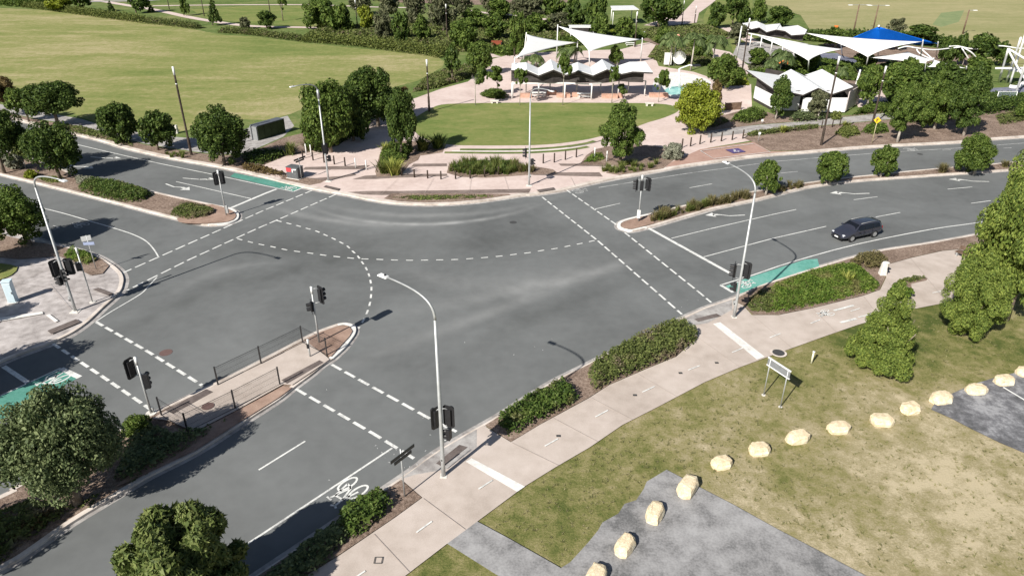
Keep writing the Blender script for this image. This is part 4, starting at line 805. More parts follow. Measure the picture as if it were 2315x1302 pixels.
# north verge beds
def bedtufts(lb,pts,n,h,mt,seed,sp=.5): return tufts(lb,pts,n,h,mt,sp,44,.028,seed=seed)
hedge('mixed low shrubs along the verge left of the tall timber pole',[(150,286),(190,288),(250,306),(300,322),(300,332),(240,318),(160,300)],.4,'hedgemix',60,.1,seed=21,name='shrub_patch',cat='shrub patch')
bedtufts('pale tussocks at the verge between tree and timber pole',[(370,345),(420,346),(424,358),(385,356)],12,.6,'tuft',31)
hedge('dark shrubs along the verge right of the big round tree',[(545,372),(600,380),(650,395),(640,402),(580,392),(550,385)],.5,'rust',90,.09,seed=23,name='shrub_patch',cat='shrub patch')
hedge('dark undergrowth between the screen enclosure and the big round tree',[(545,352),(600,346),(650,345),(640,356),(590,374),(560,374)],.8,'ficus',90,.1,seed=24,name='undergrowth',cat='undergrowth',kind='stuff')
for i,(x,y,h,lb) in enumerate([(658,350,2.0,'left of the pair'),(700,340,1.9,'right of the pair')]): tuft('tall green cordyline by the white bollards, '+lb,(x,y),h,1.5,'tuft',110,.05,name='cordyline_plant',group='cordylines by the white bollards')
tuft('large yellow striped flax in the bed behind the dark bollard row',(893,395),2.2,1.9,'flax',150,.075,group='flaxes in the curved bed')
tuft('green flax just left of the yellow striped one',(868,392),1.8,1.5,'tuft',150,.06,group='flaxes in the curved bed'); tuft('green flax under the narrow upright tree, left',(872,345),1.5,1.2,'flax',90,.04,group='flaxes in the curved bed')
tuft('dark flax right of the narrow upright tree',(955,340),2.3,2.1,'tuft',160,.07,group='flaxes in the curved bed'); tuft('second dark flax farther right of the narrow upright tree',(990,335),2.1,1.9,'mid',160,.07,group='flaxes in the curved bed')
hedge('dense green planting beneath the narrow upright tree',[(856,375),(860,345),(880,328),(930,335),(920,365),(880,385)],.7,'mid',130,.09,seed=25,name='undergrowth',cat='undergrowth',kind='stuff')
bedtufts('green strappy grasses in the middle curved bed',[(1015,388),(1020,372),(1060,366),(1145,366),(1175,376),(1190,388),(1150,396),(1060,396)],90,1.0,'tuft',32,.55)
bedtufts('dark strappy grasses in the middle curved bed',[(1015,388),(1060,370),(1145,370),(1190,388),(1150,396),(1060,396)],60,.9,'hedge',33,.5)
bedtufts('dry grasses at the right end of the middle curved bed',[(1160,372),(1190,378),(1210,388),(1190,394),(1160,390)],16,1.0,'drygrass',34,.5)
hedge('sparse low plants in the crescent bed at the far kerb',[(880,448),(920,442),(1100,441),(1120,446),(1024,453),(940,455)],.15,'hedgemix',26,.1,seed=26,name='ground_cover',cat='ground cover',kind='stuff')
bedtufts('green grasses at the foot of the tall layered conifer',[(1360,388),(1385,374),(1440,372),(1490,372),(1460,386),(1400,394)],40,.7,'tuft',35)
shrub('round silvery shrub right of the tall layered conifer',(1494,325,1546,366),'silver',lod=1); hedge('ground cover left of the tall layered conifer',[(1318,368),(1335,350),(1360,345),(1370,360),(1350,368)],.3,'cover',120,.09,seed=27,name='ground_cover',cat='ground cover',kind='stuff')
hedge('olive undergrowth beneath the bright yellow green tree',[(1535,272),(1560,262),(1620,266),(1650,276),(1610,290),(1570,288)],.5,'hedgemix',90,.1,seed=28,name='undergrowth',cat='undergrowth',kind='stuff')
hedge('mixed shrubs left of the toilet block front wall',[(1650,275),(1665,262),(1700,250),(1735,262),(1720,274),(1690,280)],.9,'mid',100,.11,seed=29,name='shrub_patch',cat='shrub patch')
hedge('rounded grey green shrubs before the toilet block',[(1782,272),(1800,262),(1850,264),(1868,270),(1840,276),(1800,278)],1.0,'bigleaf',100,.11,seed=30,name='shrub_patch',cat='shrub patch')
shrub('rounded light shrub right of the toilet block pole',(1876,252,1902,274),'tuft'); hedge('long green shrub strip beside the path right of the toilet block',[(1925,262),(1960,240),(2010,238),(2060,236),(2050,246),(1990,258)],.8,'mid',80,.11,seed=31,name='shrub_patch',cat='shrub patch')
hedge('low shrub row between the right path and the parking bay',[(1680,308),(1700,300),(1790,290),(1850,284),(1850,292),(1760,302),(1700,310)],.5,'hedgemix',90,.1,seed=32,name='shrub_row',cat='shrub row')
for i,(x,y,lb) in enumerate([(1770,300,'left'),(1912,290,'right')]): tuft('yellow flax among the kerbside shrubs, %s of two'%lb,(x,y),1.2,1.0,'flax',110,.05)
hedge('green shrub patch between the timber pole and the diamond sign',[(1885,305),(1900,290),(1940,292),(1945,306),(1915,314)],.6,'tuft',100,.1,seed=33,name='shrub_patch',cat='shrub patch')
hedge('green shrub patch behind the yellow diamond sign',[(1945,300),(1960,284),(2005,284),(2010,300),(1975,306)],.6,'mid',100,.1,seed=34,name='shrub_patch',cat='shrub patch')
hedge('scattered shrubs along the verge at the far right',[(2250,262),(2315,252),(2400,245),(2400,262),(2315,275),(2260,285)],.5,'hedgemix',60,.1,seed=35,name='shrub_patch',cat='shrub patch')
hedge('dark understory filling the ground between the far right kerb trees',[(1990,262),(2050,240),(2250,222),(2330,225),(2300,250),(2180,268),(2060,280)],1.2,'ficus',60,.15,seed=36,name='undergrowth',cat='undergrowth',kind='stuff')
# field edge hedges
def strip(lb,pts,wd,h,mt,seed,dens=45,sz=.16,kind='stuff',name='shrub_row',cat='shrub row'):
    P=W(pts,KZ,3); A=offs(P,-wd/2); B=offs(P,wd/2); return hedge(lb,A+B[::-1],h,mt,dens,sz,name=name,cat=cat,kind=kind,seed=seed,edge=1.0,px=False,rough=.45)
strip('pale tussock row along the left part of the far field edge',[(60,16),(110,22),(200,34),(290,46),(330,51)],4,1.6,'tuft',41,kind='stuff')
strip('clipped grey hedge at the far field edge beside the white path',[(330,52),(390,58),(452,66)],3,1.5,'hedgemix',42,kind=None,name='hedge',cat='hedge')
strip('low shrubs along the far field edge under the round dark bush tree',[(500,73),(560,77),(620,84),(690,93)],3.5,1.2,'hedgemix',43)
strip('tall tussock row along the near edge of the thicket',[(690,93),(760,98),(840,106),(900,114),(980,124),(1010,130)],4.5,1.8,'tuft',44,dens=60)
strip('green shrubs at the top left corner beyond the field',[(-120,-2),(0,8),(60,14),(120,16)],7,2.2,'mid',45,dens=25,sz=.3)
hedge('mixed undergrowth on the ground of the thicket',[(690,80),(760,68),(900,60),(1150,45),(1280,62),(1380,72),(1260,100),(1120,118),(1030,118),(850,98)],1.3,'hedgemix',22,.3,seed=46,name='undergrowth',cat='undergrowth',kind='stuff',edge=2)
hedge('undergrowth around the small huts behind the sails',[(1100,120),(1150,80),(1260,60),(1440,66),(1470,85),(1400,100),(1300,105),(1200,118),(1150,128)],1.0,'mid',30,.28,seed=47,name='undergrowth',cat='undergrowth',kind='stuff',edge=2)
strip('yellow flowering shrubs behind the large white sail',[(1375,80),(1420,84)],5,1.2,'lime',48,dens=60,kind=None,name='shrub',cat='shrub')
hedge('green plants at the foot of the tall palms',[(1465,130),(1480,108),(1560,98),(1600,110),(1620,150),(1560,150),(1500,145)],.8,'hedgemix',50,.2,seed=49,name='undergrowth',cat='undergrowth',kind='stuff',edge=1.5)
hedge('bright bedding plants at the corner of the plaza',[(1630,196),(1640,186),(1690,184),(1695,194)],.6,'lime',90,.13,seed=50,name='shrub_patch',cat='shrub patch')
hedge('dense garden behind the toilet block roof',[(1690,175),(1700,150),(1780,140),(1860,140),(1935,150),(1940,185),(1860,180),(1760,185)],1.0,'mid',50,.2,seed=51,name='undergrowth',cat='undergrowth',kind='stuff',edge=1.5)
strip('dark shrub row behind the far folded roof and blue canopy',[(1790,85),(1850,92),(1950,90),(2060,95),(2130,105),(2250,130)],6,1.8,'ficus',52,dens=35,sz=.25)
hedge('leafy ground between plaza trees at the field corner',[(930,210),(960,180),(1010,160),(1060,150),(1080,165),(1050,182),(990,200)],.7,'hedgemix',60,.16,seed=53,name='undergrowth',cat='undergrowth',kind='stuff')
shrub('green shrub filling the round bed at the left end of the shelter',(1086,202,1152,224),'mid',lod=1)
hedge('ground under the dark plaza entrance trees',[(690,335),(720,300),(800,275),(860,262),(830,285),(780,320),(740,336)],.6,'ficus',60,.12,seed=54,name='undergrowth',cat='undergrowth',kind='stuff')
strip('far wooded mass beyond the lawns at the top edge',[(840,2),(1000,-6),(1150,-8),(1300,-10),(1440,-8)],10,4,'olive',55,dens=14,sz=.45,name='woodland',cat='woodland')

tufts('scattered weeds and taller grass blades on the verge lawn',[(1090,1180),(1400,975),(1680,850),(1900,765),(2140,700),(2300,720),(2315,830),(2120,885),(2110,930),(2315,1040),(2400,1302),(2000,1302),(1760,1180),(1507,1050),(1440,1120),(1340,1210),(1270,1270)],1700,.10,'weed',.14,9,.012,name='lawn_weeds',cat='grass',seed=77)

tufts('green strappy tufts growing through the bright ground cover',[(1700,690),(1765,700),(1900,678),(1985,652),(1925,605),(1860,612),(1770,640)],55,.5,'tuft',.45,40,.02,seed=81)
tufts('brown dead tufts in the leggy shrub patch',[(1690,690),(1765,704),(1800,690),(1770,655),(1720,660)],26,.4,'drygrass',.4,36,.02,seed=82)
for i,(bb,b,k,mt) in enumerate([((1330,30,1380,80),(1358,92),'round','mid'),((1225,30,1290,70),(1256,80),'wispy','olive'),((1100,0,1165,45),(1130,55),'round','mid'),((1150,60,1200,110),(1175,118),'round','ficus'),((1390,40,1436,84),(1412,95),'round','mid'),((1180,-20,1240,25),(1210,34),'round','ficus'),
 ((1020,-20,1075,30),(1045,40),'wispy','olive'),((850,-15,905,30),(878,44),'round','olive'),((780,-20,840,20),(810,34),'wispy','olive'),((1480,60,1530,100),(1505,112),'round','mid'),((1560,80,1610,125),(1585,135),'round','mid'),((1690,110,1740,150),(1715,160),'round','mid'),((1790,118,1850,158),(1820,170),'wispy','mid'),((1840,150,1900,190),(1868,200),'round','mid'),
 ((1645,55,1690,95),(1665,105),'round','olive'),((2240,95,2290,140),(2262,150),'round','ficus'),((2000,70,2050,105),(2025,114),'round','ficus'),((1930,120,1985,160),(1955,170),'round','mid'),((2030,130,2090,175),(2060,186),'round','mid'),((2110,140,2170,185),(2140,196),'round','ficus'),((2180,130,2240,180),(2210,192),'round','mid')]):
    tree(['bushy tree in the first gap of the garden belt','hazy tree behind the high sail post','green tree at the top edge by the short pink path','dark tree beneath the left sail tip','green tree beside the dark pole behind the large sail','dark crown at the top edge above the left sail','grey wispy crown at the top edge right of the grey pair','dull crown at the top edge above the brownish wispy tree','grey crown at the top edge above the first thicket pole','low tree in front of the tall palm pair','low tree behind the splash plaza kerb','bushy tree among the plants left of the orange bars','loose tree among the plants behind the toilet block roof','round tree touching the right slope of the toilet block roof','dull tree beside the leaning white mast','dark tree between the hoops and the mast tower','low dark tree beneath the rear of the blue canopy','green tree under the long sail near its low corner','green tree under the flat white canopy','dark tree under the narrow white sail','green tree at the foot of the second white hoop'][i],bb,b,k,mt,group='trees filling the garden belt',lod=0)
for c,rad,zc,lb in (((25,838),2.7,4.0,'west of the green cycle lane'),((40,585),2.4,4.0,'behind the corner pavement'),((10,712),1.3,3.4,'beside the pale blue cabinet'),((-30,1235),2.4,3.6,'in the bottom left median')):
    S=G(*c); B=Vector((S.x-zc*SX,S.y-zc*SY,KZ)); t=thing('tree','tree just past the left edge casting shade '+lb,'tree',B,group='trees outside the left edge')
    cc=link('crown',withmat(crown('round',2,1),L['ficus']),None,t); cc.location=(0,0,zc); cc.scale=(rad,rad,rad*.85); link('trunk',trunkmesh(zc,.14,zc-rad*.6,rad*.7,random.Random(3)),M['bark'],t)

hedge('mixed low garden along the path behind the tall palms',[(1440,74),(1600,64),(1655,84),(1600,99),(1490,102)],1.1,'hedgemix',34,.24,seed=91,name='undergrowth',cat='undergrowth',kind='stuff',edge=1.5)
hedge('leafy garden strip left of the toilet block roof',[(1618,152),(1683,162),(1690,182),(1640,186)],1.0,'mid',50,.18,seed=92,name='undergrowth',cat='undergrowth',kind='stuff',edge=1.2)
hedge('dense planting between the toilet block and the playground sails',[(1945,168),(2000,150),(2200,165),(2235,200),(2120,225),(2010,235),(1990,200)],1.3,'ficus',36,.24,seed=93,name='undergrowth',cat='undergrowth',kind='stuff',edge=1.5)
hedge('planting between the paved court and the leaning mast',[(1690,152),(1720,138),(1800,142),(1850,150),(1800,165),(1700,172)],1.2,'olive',36,.22,seed=94,name='undergrowth',cat='undergrowth',kind='stuff',edge=1.5)
# ================= street furniture =================
M['galv']=plain('galvanised_steel',(.42,.43,.43),.45,.35,.5,.12,3); M['whitesteel']=plain('white_steel',(.78,.78,.76),.4,0,.5,.05)
M['black']=plain('black_signal_housing',(.018,.018,.02),.5,0,.4,.2); M['blackmetal']=plain('black_fence_steel',(.02,.02,.022),.45,0,.5,.2)
M['lensr']=newmat('red_lens',.25,(.12,.01,.008))[0]; M['lensa']=newmat('amber_lens',.25,(.16,.08,.01))[0]; M['lensg']=newmat('green_lens',.25,(.01,.09,.06))[0]
M['footing']=plain('white_footing',(.66,.63,.58),.85,0,.2,.15,6)
M['timber']=surf('dark_timber_pole',[(.035,.026,.02),(.06,.045,.036),(.1,.075,.06)],(1,6,20),.8,.4,.01); M['timber2']=surf('brown_timber',[(.10,.065,.045),(.16,.105,.075),(.24,.165,.12)],(1,6,20),.8,.4,.01)
M['lamphead']=plain('lamp_head_cover',(.75,.75,.74),.35,0,.5,.05); M['signgreen']=plain('dark_sign_back',(.03,.035,.035),.5)
M['rock']=surf('cream_sandstone',[(.56,.43,.27),(.76,.64,.44),(.86,.79,.62)],(.8,3,12),.95,.7,.04,amt=(.7,.6,.5))
def dirto(B,px):
    d=G(*px)-B; d.z=0; return d.normalized()
def yawof(d): return math.atan2(d.y,d.x)
def rotz(a): return Matrix.Rotation(a,3,'Z')
def signal(par,loc,yaw,aspects=3,back=True,arrow=False):
    """signal head facing +X of its own frame"""
    Rm=rotz(yaw); h=.32*aspects; mb=MB(); mb.box(loc,(.2,.32,h),Rm); ho=mb.build('signal_head',M['black'],par,bevel=.02)
    q=Vector(loc)
    if back:
        mb=MB(); w_,hh=.31,h/2+.17; pts=[(-w_,-hh+.1),(-w_+.1,-hh),(w_-.1,-hh),(w_,-hh+.1),(w_,hh-.1),(w_-.1,hh),(-w_+.1,hh),(-w_,hh-.1)]
        v=[q+Rm@Vector((x,y,z)) for x in(.02,.05) for y,z in pts]; mb.add(v,[tuple(range(8))[::-1],tuple(range(8,16))]+[(i,(i+1)%8,8+(i+1)%8,8+i) for i in range(8)]); mb.build('backboard',M['black'],ho)
    lm=[M['lensr'],M['lensa'],M['lensg']] if aspects==3 else [M['lensr'],M['lensg']]
    for k in range(aspects):
        z=h/2-.16-.32*k; c=q+Rm@Vector((.1,0,z)); mb=MB(); n=12; v=[];f=[]
        for j in range(n+1):
            a=math.radians(-35+250*j/n)
            for x,r in((0,.13),(.26,.13)): v.append(c+Rm@Vector((x*(1 if j not in(0,n) else .55),r*math.cos(a),r*math.sin(a)+(-.02 if x else 0))))
        f=[(2*j,2*j+2,2*j+3,2*j+1) for j in range(n)]; mb.add(v,f); mb.build('visor',M['black'],ho)
        mb=MB(); mb.tube([c+Rm@Vector((.0,0,0)),c+Rm@Vector((.012,0,0))],.115,14); mb.build('lens',lm[k],ho)
    return ho
def bracket(mb,zc,off,h): 
    o=Vector(off); 
    for s in(-1,1): mb.tube([(0,0,zc+s*h),(o.x*.6,o.y*.6,zc+s*h),(o.x,o.y,zc+s*h*.85)],.025,6)
def at_px(B,px):      # local offset of a thing seen at px, on the vertical plane through B facing the camera
    n=Vector((B.x,B.y,0)).normalized(); d=ray(*px); t=(B-CAM).dot(n)/d.dot(n); return CAM+d*t-B
def heads(t,B,specs):
    mb=MB()
    for px,face,asp,back in specs:
        o=at_px(B,px); f=dirto(B+Vector((o.x,o.y,0)),face); signal(t,o,yawof(f),asp,back); bracket(mb,o.z,(o.x,o.y,0),.16*asp+.05)
    if specs: mb.build('bracket',M['galv'],t,True)
def button(t,B,px,m='galv'):
    o=at_px(B,px); mb=MB(); mb.box(o,(.16,.12,.34)); p=mb.build('push_button',M[m],t,bevel=.02); mb=MB(); mb.tube([o+Vector((0,-.06,-.06)),o+Vector((0,-.1,-.06))],.045,10); mb.build('button_disc',M['black'],p)
def lightpole(label,base,straight_y,head,specs=(),btn=None,foot=True,hz=10.68,sleeve=None,flood=True,bendz=1.5):
    B=G(*base,KZ); t=thing('street_light',label,'street light',B,group='curved arm street lights'); zs=hgt(B,straight_y); T=G(*head,hz+KZ)-B
    mb=MB(); mb.tube([(0,0,0),(0,0,1.2),(0,0,zs)],[.115,.105,.07],12); mb.build('pole',M['galv'],t,True)
    if foot: mb=MB(); mb.box((0,0,.01),(.62,.62,.06)); mb.box((0,0,.06),(.36,.36,.05)); mb.build('footing',M['footing'],t,bevel=.01)
    hv=Vector((T.x,T.y,0)); hl=hv.length; hd=hv.normalized(); p0=Vector((0,0,zs)); p1=Vector((0,0,zs+(T.z-zs)*.75)); p2=hd*(hl*.25)+Vector((0,0,T.z-.25*0)); p3=Vector((T.x,T.y,T.z))-hd*.25; pts=[]
    for k in range(13):
        u=k/12; pts.append(p0*(1-u)**3+p1*3*u*(1-u)**2+p2*3*u*u*(1-u)+p3*u**3)
    mb=MB(); mb.tube(pts,[.07-.03*k/12 for k in range(13)],10); mb.build('arm',M['galv'],t,True)
    a=yawof(hd); mb=MB(); Rm=rotz(a); c=Vector((T.x,T.y,T.z)); mb.box(c+hd*.05,(.62,.3,.09),Rm,.8); lh=mb.build('lamp_head',M['lamphead'],t,bevel=.03)
    mb=MB(); mb.box(c+hd*.1-Vector((0,0,.05)),(.36,.22,.02),Rm); mb.build('lamp_glass',M['black'],lh); mb=MB(); mb.tube([c+hd*-.08+Vector((0,0,.04)),c+hd*-.08+Vector((0,0,.12))],.045,8); mb.build('light_sensor',M['black'],lh)
    if sleeve: mb=MB(); mb.tube([(0,0,sleeve[0]),(0,0,sleeve[1])],.14,10); mb.build('sleeve',M['galv'],t,True)
    heads(t,B,specs)
    if btn: button(t,B,btn)
    return t
lightpole('nearest streetlight rising from the path at bottom centre, black signals halfway up its shaft',(1003,1077),723,(868,624),[((987,945),(700,800),3,True),((1014,942),(1300,700),3,True),((1015,981),(700,1000),2,False)],(999,1036))
lightpole('streetlight on the left corner pavement with a cluster of three black signals',(171,704),424,(142,408),[((124,607),(20,640),3,True),((156,603),(320,480),3,True),((143,622),(330,730),3,False),((136,635),(60,700),2,False)],(157,676))
lightpole('streetlight at the right hand corner beside the green cycle lane end',(1659,718),437,(1643,368),[((1661,612),(1200,640),3,True),((1688,612),(1900,500),3,True),((1662,648),(1540,712),2,False)],(1660,684))
lightpole('far streetlight beside the dark cabinet with red panel at the upper left corner',(743,410),208,(662,196),[((735,337),(600,300),3,True),((745,358),(640,440),2,False)],None,sleeve=(9.0,9.9))
lightpole('far streetlight in front of the oval lawn with one signal facing left',(1196,420),222,(1246,206),[((1189,346),(900,420),3,True),((1203,366),(1260,440),2,False)],(1199,398))
def sigpole(label,base,top,specs,btn=None,box=None,boxm='whitesteel'):
    B=G(*base,KZ); t=thing('signal_pole',label,'traffic signal',B,group='free standing traffic signals'); h=hgt(B,top)
    mb=MB(); mb.tube([(0,0,0),(0,0,h-.5)],[.07,.055],10); mb.build('pole',M['galv'],t,True); mb=MB(); mb.tube([(0,0,h-.5),(0,0,h)],.085,10); mb.build('pole_cap',M['whitesteel'],t,True)
    mb=MB(); mb.tube([(0,0,-.01),(0,0,.04)],.3,14); mb.build('footing',M['footing'],t); heads(t,B,specs)
    if btn: button(t,B,btn)
    if box: o=at_px(B,box); mb=MB(); mb.box(o,(.3,.2,.8)); mb.build('equipment_box',M[boxm],t,bevel=.02)
    return t
sigpole('signal pole on the pointed island nose with a head facing right',(722,776),648,[((724,667),(1200,560),3,True),((705,693),(600,800),2,True)])
sigpole('signal pole at the left crossing with one head facing left and one seen from behind',(342,934),807,[((295,833),(120,870),3,True),((331,861),(420,800),3,False)],(344,925))
sigpole('signal pole with twin heads on the nose of the right hand median',(1443,502),396,[((1440,418),(1200,480),3,True),((1465,417),(1700,400),3,True),((1451,420),(1443,380),3,False)],None,(1444,484))
sigpole('signal pole on the rounded nose of the upper left median',(512,488),385,[((490,404),(300,330),3,True),((500,402),(560,380),3,True)],None,(512,473),'galv')
B=G(209.5,683,KZ); t=thing('signal_pole','thin white capped pole on the corner pavement between the streetlight and the direction sign','traffic signal',B,group='free standing traffic signals'); h=hgt(B,560)
mb=MB(); mb.tube([(0,0,0),(0,0,h-.45)],.05,10); mb.build('pole',M['galv'],t,True); mb=MB(); mb.tube([(0,0,h-.45),(0,0,h)],.075,10); mb.build('pole_cap',M['whitesteel'],t,True); heads(t,B,[((177,603),(100,560),2,False)]); mb=MB(); mb.tube([(0,0,-.01),(0,0,.04)],.22,14); mb.build('footing',M['footing'],t)
B=G(701.5,808,KZ); t=thing('button_post','short white topped crossing button post beside the island signal pole','button post',B); h=hgt(B,767); mb=MB(); mb.tube([(0,0,0),(0,0,h*.75)],.055,10); mb.build('post',M['galv'],t,True); mb=MB(); mb.tube([(0,0,h*.75),(0,0,h)],.07,10); mb.build('post_cap',M['whitesteel'],t,True); button(t,B,(696,782),'black')
# direction sign on the corner island
B=G(218,610,KZ); t=thing('direction_sign','thin signpost with a white panel seen from behind on the corner island','road sign',B); h=hgt(B,532); mb=MB(); mb.bar((0,0,0),(0,0,h),.035); mb.build('post',M['galv'],t,True)
mb=MB(); mb.box((-.05,-.05,h-.25),(.7,.03,.42),rotz(.6)); mb.build('panel',M['whitesteel'],t); mb=MB(); mb.box((.05,-.05,h-.7),(.85,.03,.25),rotz(.1)); mb.build('lower_panel',plain('blue_grey_sign',(.3,.35,.5),.4),t)
def nameblade(label,base,top,a,b,name='street_name_sign'):
    B=G(*base,KZ); t=thing(name,label,'street sign',B,group='dark street name signs'); h=hgt(B,top); mb=MB(); mb.bar((0,0,0),(0,0,h),.038); mb.build('post',M['galv'],t,True)
    for k,(zz,ex,L_) in enumerate(((h-.08,.0,1.0),(h-.32,.25,.72))):
        P=at_px(B,a); Q=at_px(B,b); d=(Vector((Q.x,Q.y,0))-Vector((P.x,P.y,0))); d=(G(*b,B.z+zz)-G(*a,B.z+zz)); d.z=0; l=d.length*L_; d.normalize(); c=(G(*a,B.z+h)+G(*b,B.z+h))/2-B; c.z=0
        mb=MB(); mb.box(Vector((c.x,c.y,zz)),(l,.035,.18),rotz(yawof(d))); mb.build('name_blade',M['signgreen'],t)
    return t
nameblade('signpost with long dark blades seen edge on, at the bottom centre bed',(915,1124),1014,(883,1043),(936,1003)); nameblade('signpost with dark blades seen edge on beside the dark cabinet',(682,406),358,(664,362),(690,352))
# two-post notice on the lawn
B=G(1726,893,KZ); B2=G(1764,920,KZ); t=thing('notice_board','grey notice board on two thin posts seen from behind on the lawn','notice board',B); h=hgt(B,808); d=B2-B; L_=d.length; a=yawof(d)
for k,p in enumerate((Vector((0,0,0)),Vector((d.x,d.y,0)))): mb=MB(); mb.bar(p,p+Vector((0,0,h)),.035); mb.build('leg',M['galv'],t,True); mb=MB(); mb.tube([p,p+Vector((0,0,.03))],.12,10); mb.build('foot',M['footing'],t)
c=Vector((d.x/2,d.y/2,h-.34)); mb=MB(); mb.box(c,(L_+.35,.03,.5),rotz(a)); pn=mb.build('panel',plain('grey_panel_back',(.2,.21,.22),.5),t)
for zz in(.26,-.26): mb=MB(); mb.box(c+Vector((0,0,zz)),(L_+.4,.08,.06),rotz(a)); mb.build('rail',M['whitesteel'],t)
B=G(1834,821,KZ); t=thing('marker_post','short cream marker post standing alone on the lawn','marker post',B); h=hgt(B,794); mb=MB(); mb.tube([(0,0,0),(0,0,h-.1)],.06,10); mb.build('post',plain('cream_post',(.7,.68,.5),.6),t,True); mb=MB(); mb.tube([(0,0,h-.1),(0,0,h)],.08,10); mb.build('post_cap',M['whitesteel'],t,True)
# cabinets
def cabinet(label,p0,p1,depth,top,m,name='signal_cabinet',cat='cabinet',roof=None,extra=None):
    A=G(*p0,KZ); B_=G(*p1,KZ); d=B_-A; L_=d.length; a=yawof(d); n=Vector((-d.y,d.x,0)).normalized(); n=n if n.y>0 else -n; h=hgt(A,top); c=(A+B_)/2+n*depth/2
    t=thing(name,label,cat,(c.x,c.y,KZ),a); mb=MB(); mb.box((0,0,h/2),(L_,depth,h)); mb.build('body',m,t,bevel=.02); mb=MB(); mb.box((0,0,h+.03),(L_+.08,depth+.08,.07)); mb.build('lid',roof or m,t,bevel=.015)
    mb=MB(); mb.box((0,-depth/2-.012,h*.5),(L_*.86,.03,h*.84)); dr=mb.build('door',m,t,bevel=.008); mb=MB(); mb.box((L_*.3,-depth/2-.045,h*.5),(.04,.04,.18)); mb.build('handle',M['galv'],dr)
    mb=MB(); mb.box((0,0,.03),(L_+.2,depth+.2,.06)); mb.build('plinth',M['footing'],t)
    return t,L_,depth,h
cabinet('pale blue white signal cabinet at the left photo edge on the corner pavement',(19,687),(38,685),.5,640,plain('pale_blue_paint',(.6,.72,.78),.5,0,.4,.06))
t,L_,dp,h=cabinet('dark grey cabinet with a red corner panel and white stroke by the far kerb',(650,403),(675,407),1.0,378,plain('dark_grey_cabinet',(.10,.105,.11),.6),'utility_cabinet')
mb=MB(); mb.add([(-L_/2,-dp/2-.035,h*.97),(-L_*.02,-dp/2-.035,h*.97),(-L_*.1,-dp/2-.035,h*.62),(-L_/2,-dp/2-.035,h*.6)],[(3,2,1,0)]); mb.build('red_panel',plain('red_panel_paint',(.55,.05,.06),.5),t)
mb=MB(); mb.add([(.02,-dp/2-.036,h*.9),(L_*.4,-dp/2-.036,h*.95),(L_*.4,-dp/2-.036,h*.84),(.12,-dp/2-.036,h*.8),(.12,-dp/2-.036,h*.58),(.02,-dp/2-.036,h*.58)],[(3,2,1,0),(5,4,3,0)]); mb.build('white_stroke',M['whitesteel'],t)
# mesh fences on the island
def meshfence(label,runs,top):
    B=G(*runs[0],KZ); t=thing('mesh_fence',label,'fence',B,group='black mesh fences of the crossing island'); pts=[G(*p,KZ)-B for p in runs]; h=hgt(B,top)
    for p in pts: mb=MB(); mb.box(p+Vector((0,0,h/2)),(.07,.07,h)); mb.build('post',M['blackmetal'],t)
    for p,q in zip(pts,pts[1:]):
        d=(q-p); L_=d.length; d.normalize(); mb=MB(); n=int(L_/.06); 
        for k in range(1,n): a=p+d*(L_*k/n); mb.add([a+Vector((0,0,.1))-d*.005,a+Vector((0,0,.1))+d*.005,a+Vector((0,0,h-.1))+d*.005,a+Vector((0,0,h-.1))-d*.005],[(0,1,2,3)])
        mb.bar(p+Vector((0,0,h-.08)),q+Vector((0,0,h-.08)),.014,6); mb.bar(p+Vector((0,0,.1)),q+Vector((0,0,.1)),.014,6)
        for zz in(.35,.6,.85): mb.bar(p+Vector((0,0,zz*h)),q+Vector((0,0,zz*h)),.006,4)
        mb.build('mesh_panel',M['blackmetal'],t)
meshfence('black mesh fence along the far side of the crossing island, bending towards its nose',[(493.5,872),(591,824),(685,777),(739.8,804.5)],829)
meshfence('black mesh fence along the near side of the crossing island, bending at its left end',[(633.5,871),(532.6,924.6),(425,978),(366,941)],829)
# bollards
def bollards(lst,h,m,row,r=.07):
    for i,(x,y) in enumerate(lst):
        B=G(x,y,KZ); mb=MB(); mb.tube([(0,0,0),(0,0,h-.03),(0,0,h)],[r,r,r*.7],10); o=mb.build('bollard',M[m],None,True); o.location=B
        o['label']=row%['first','second','third','fourth','fifth','sixth','seventh','eighth','ninth','tenth'][i]; o['category']='bollard'; o['group']='bollards in rows along the plaza'
bollards([(685,359),(708,363),(733,368),(756,372),(780.5,375.6)],1.05,'timber','%s dark bollard from the left behind the dark cabinet',.085)
bollards([(693,351),(704,353)],1.4,'whitesteel','%s slim white bollard from the left beside the tall cordylines'); bollards([(804.5,380.6),(828.6,385)],1.2,'whitesteel','%s slim white bollard from the left before the curved flax bed')
bollards([(883,396),(908.5,398),(937,401.5),(967,403.6),(997,405.6),(1030,405),(1063,404),(1095.7,400.4),(1127,395.7)],.95,'timber','%s dark bollard from the left below the middle curved bed',.085)
bollards([(1228,369.6),(1253,367.8),(1278,361.8),(1302.7,356)],1.15,'timber','%s dark bollard from the left behind the far signal streetlight',.085); bollards([(1344,357.9),(1371.4,365.7)],1.3,'whitesteel','%s slim white bollard from the left before the tall layered conifer')
bollards([(1541.6,335),(1560.7,331.6),(1582,326.4),(1606.4,323),(1630.4,320),(1655,317),(1679,314)],1.2,'timber','%s dark bollard from the left behind the parking bay',.09); bollards([(1857,290),(1881,288),(1898,285)],1.1,'timber','%s dark bollard from the left beside the tall timber pole at right')
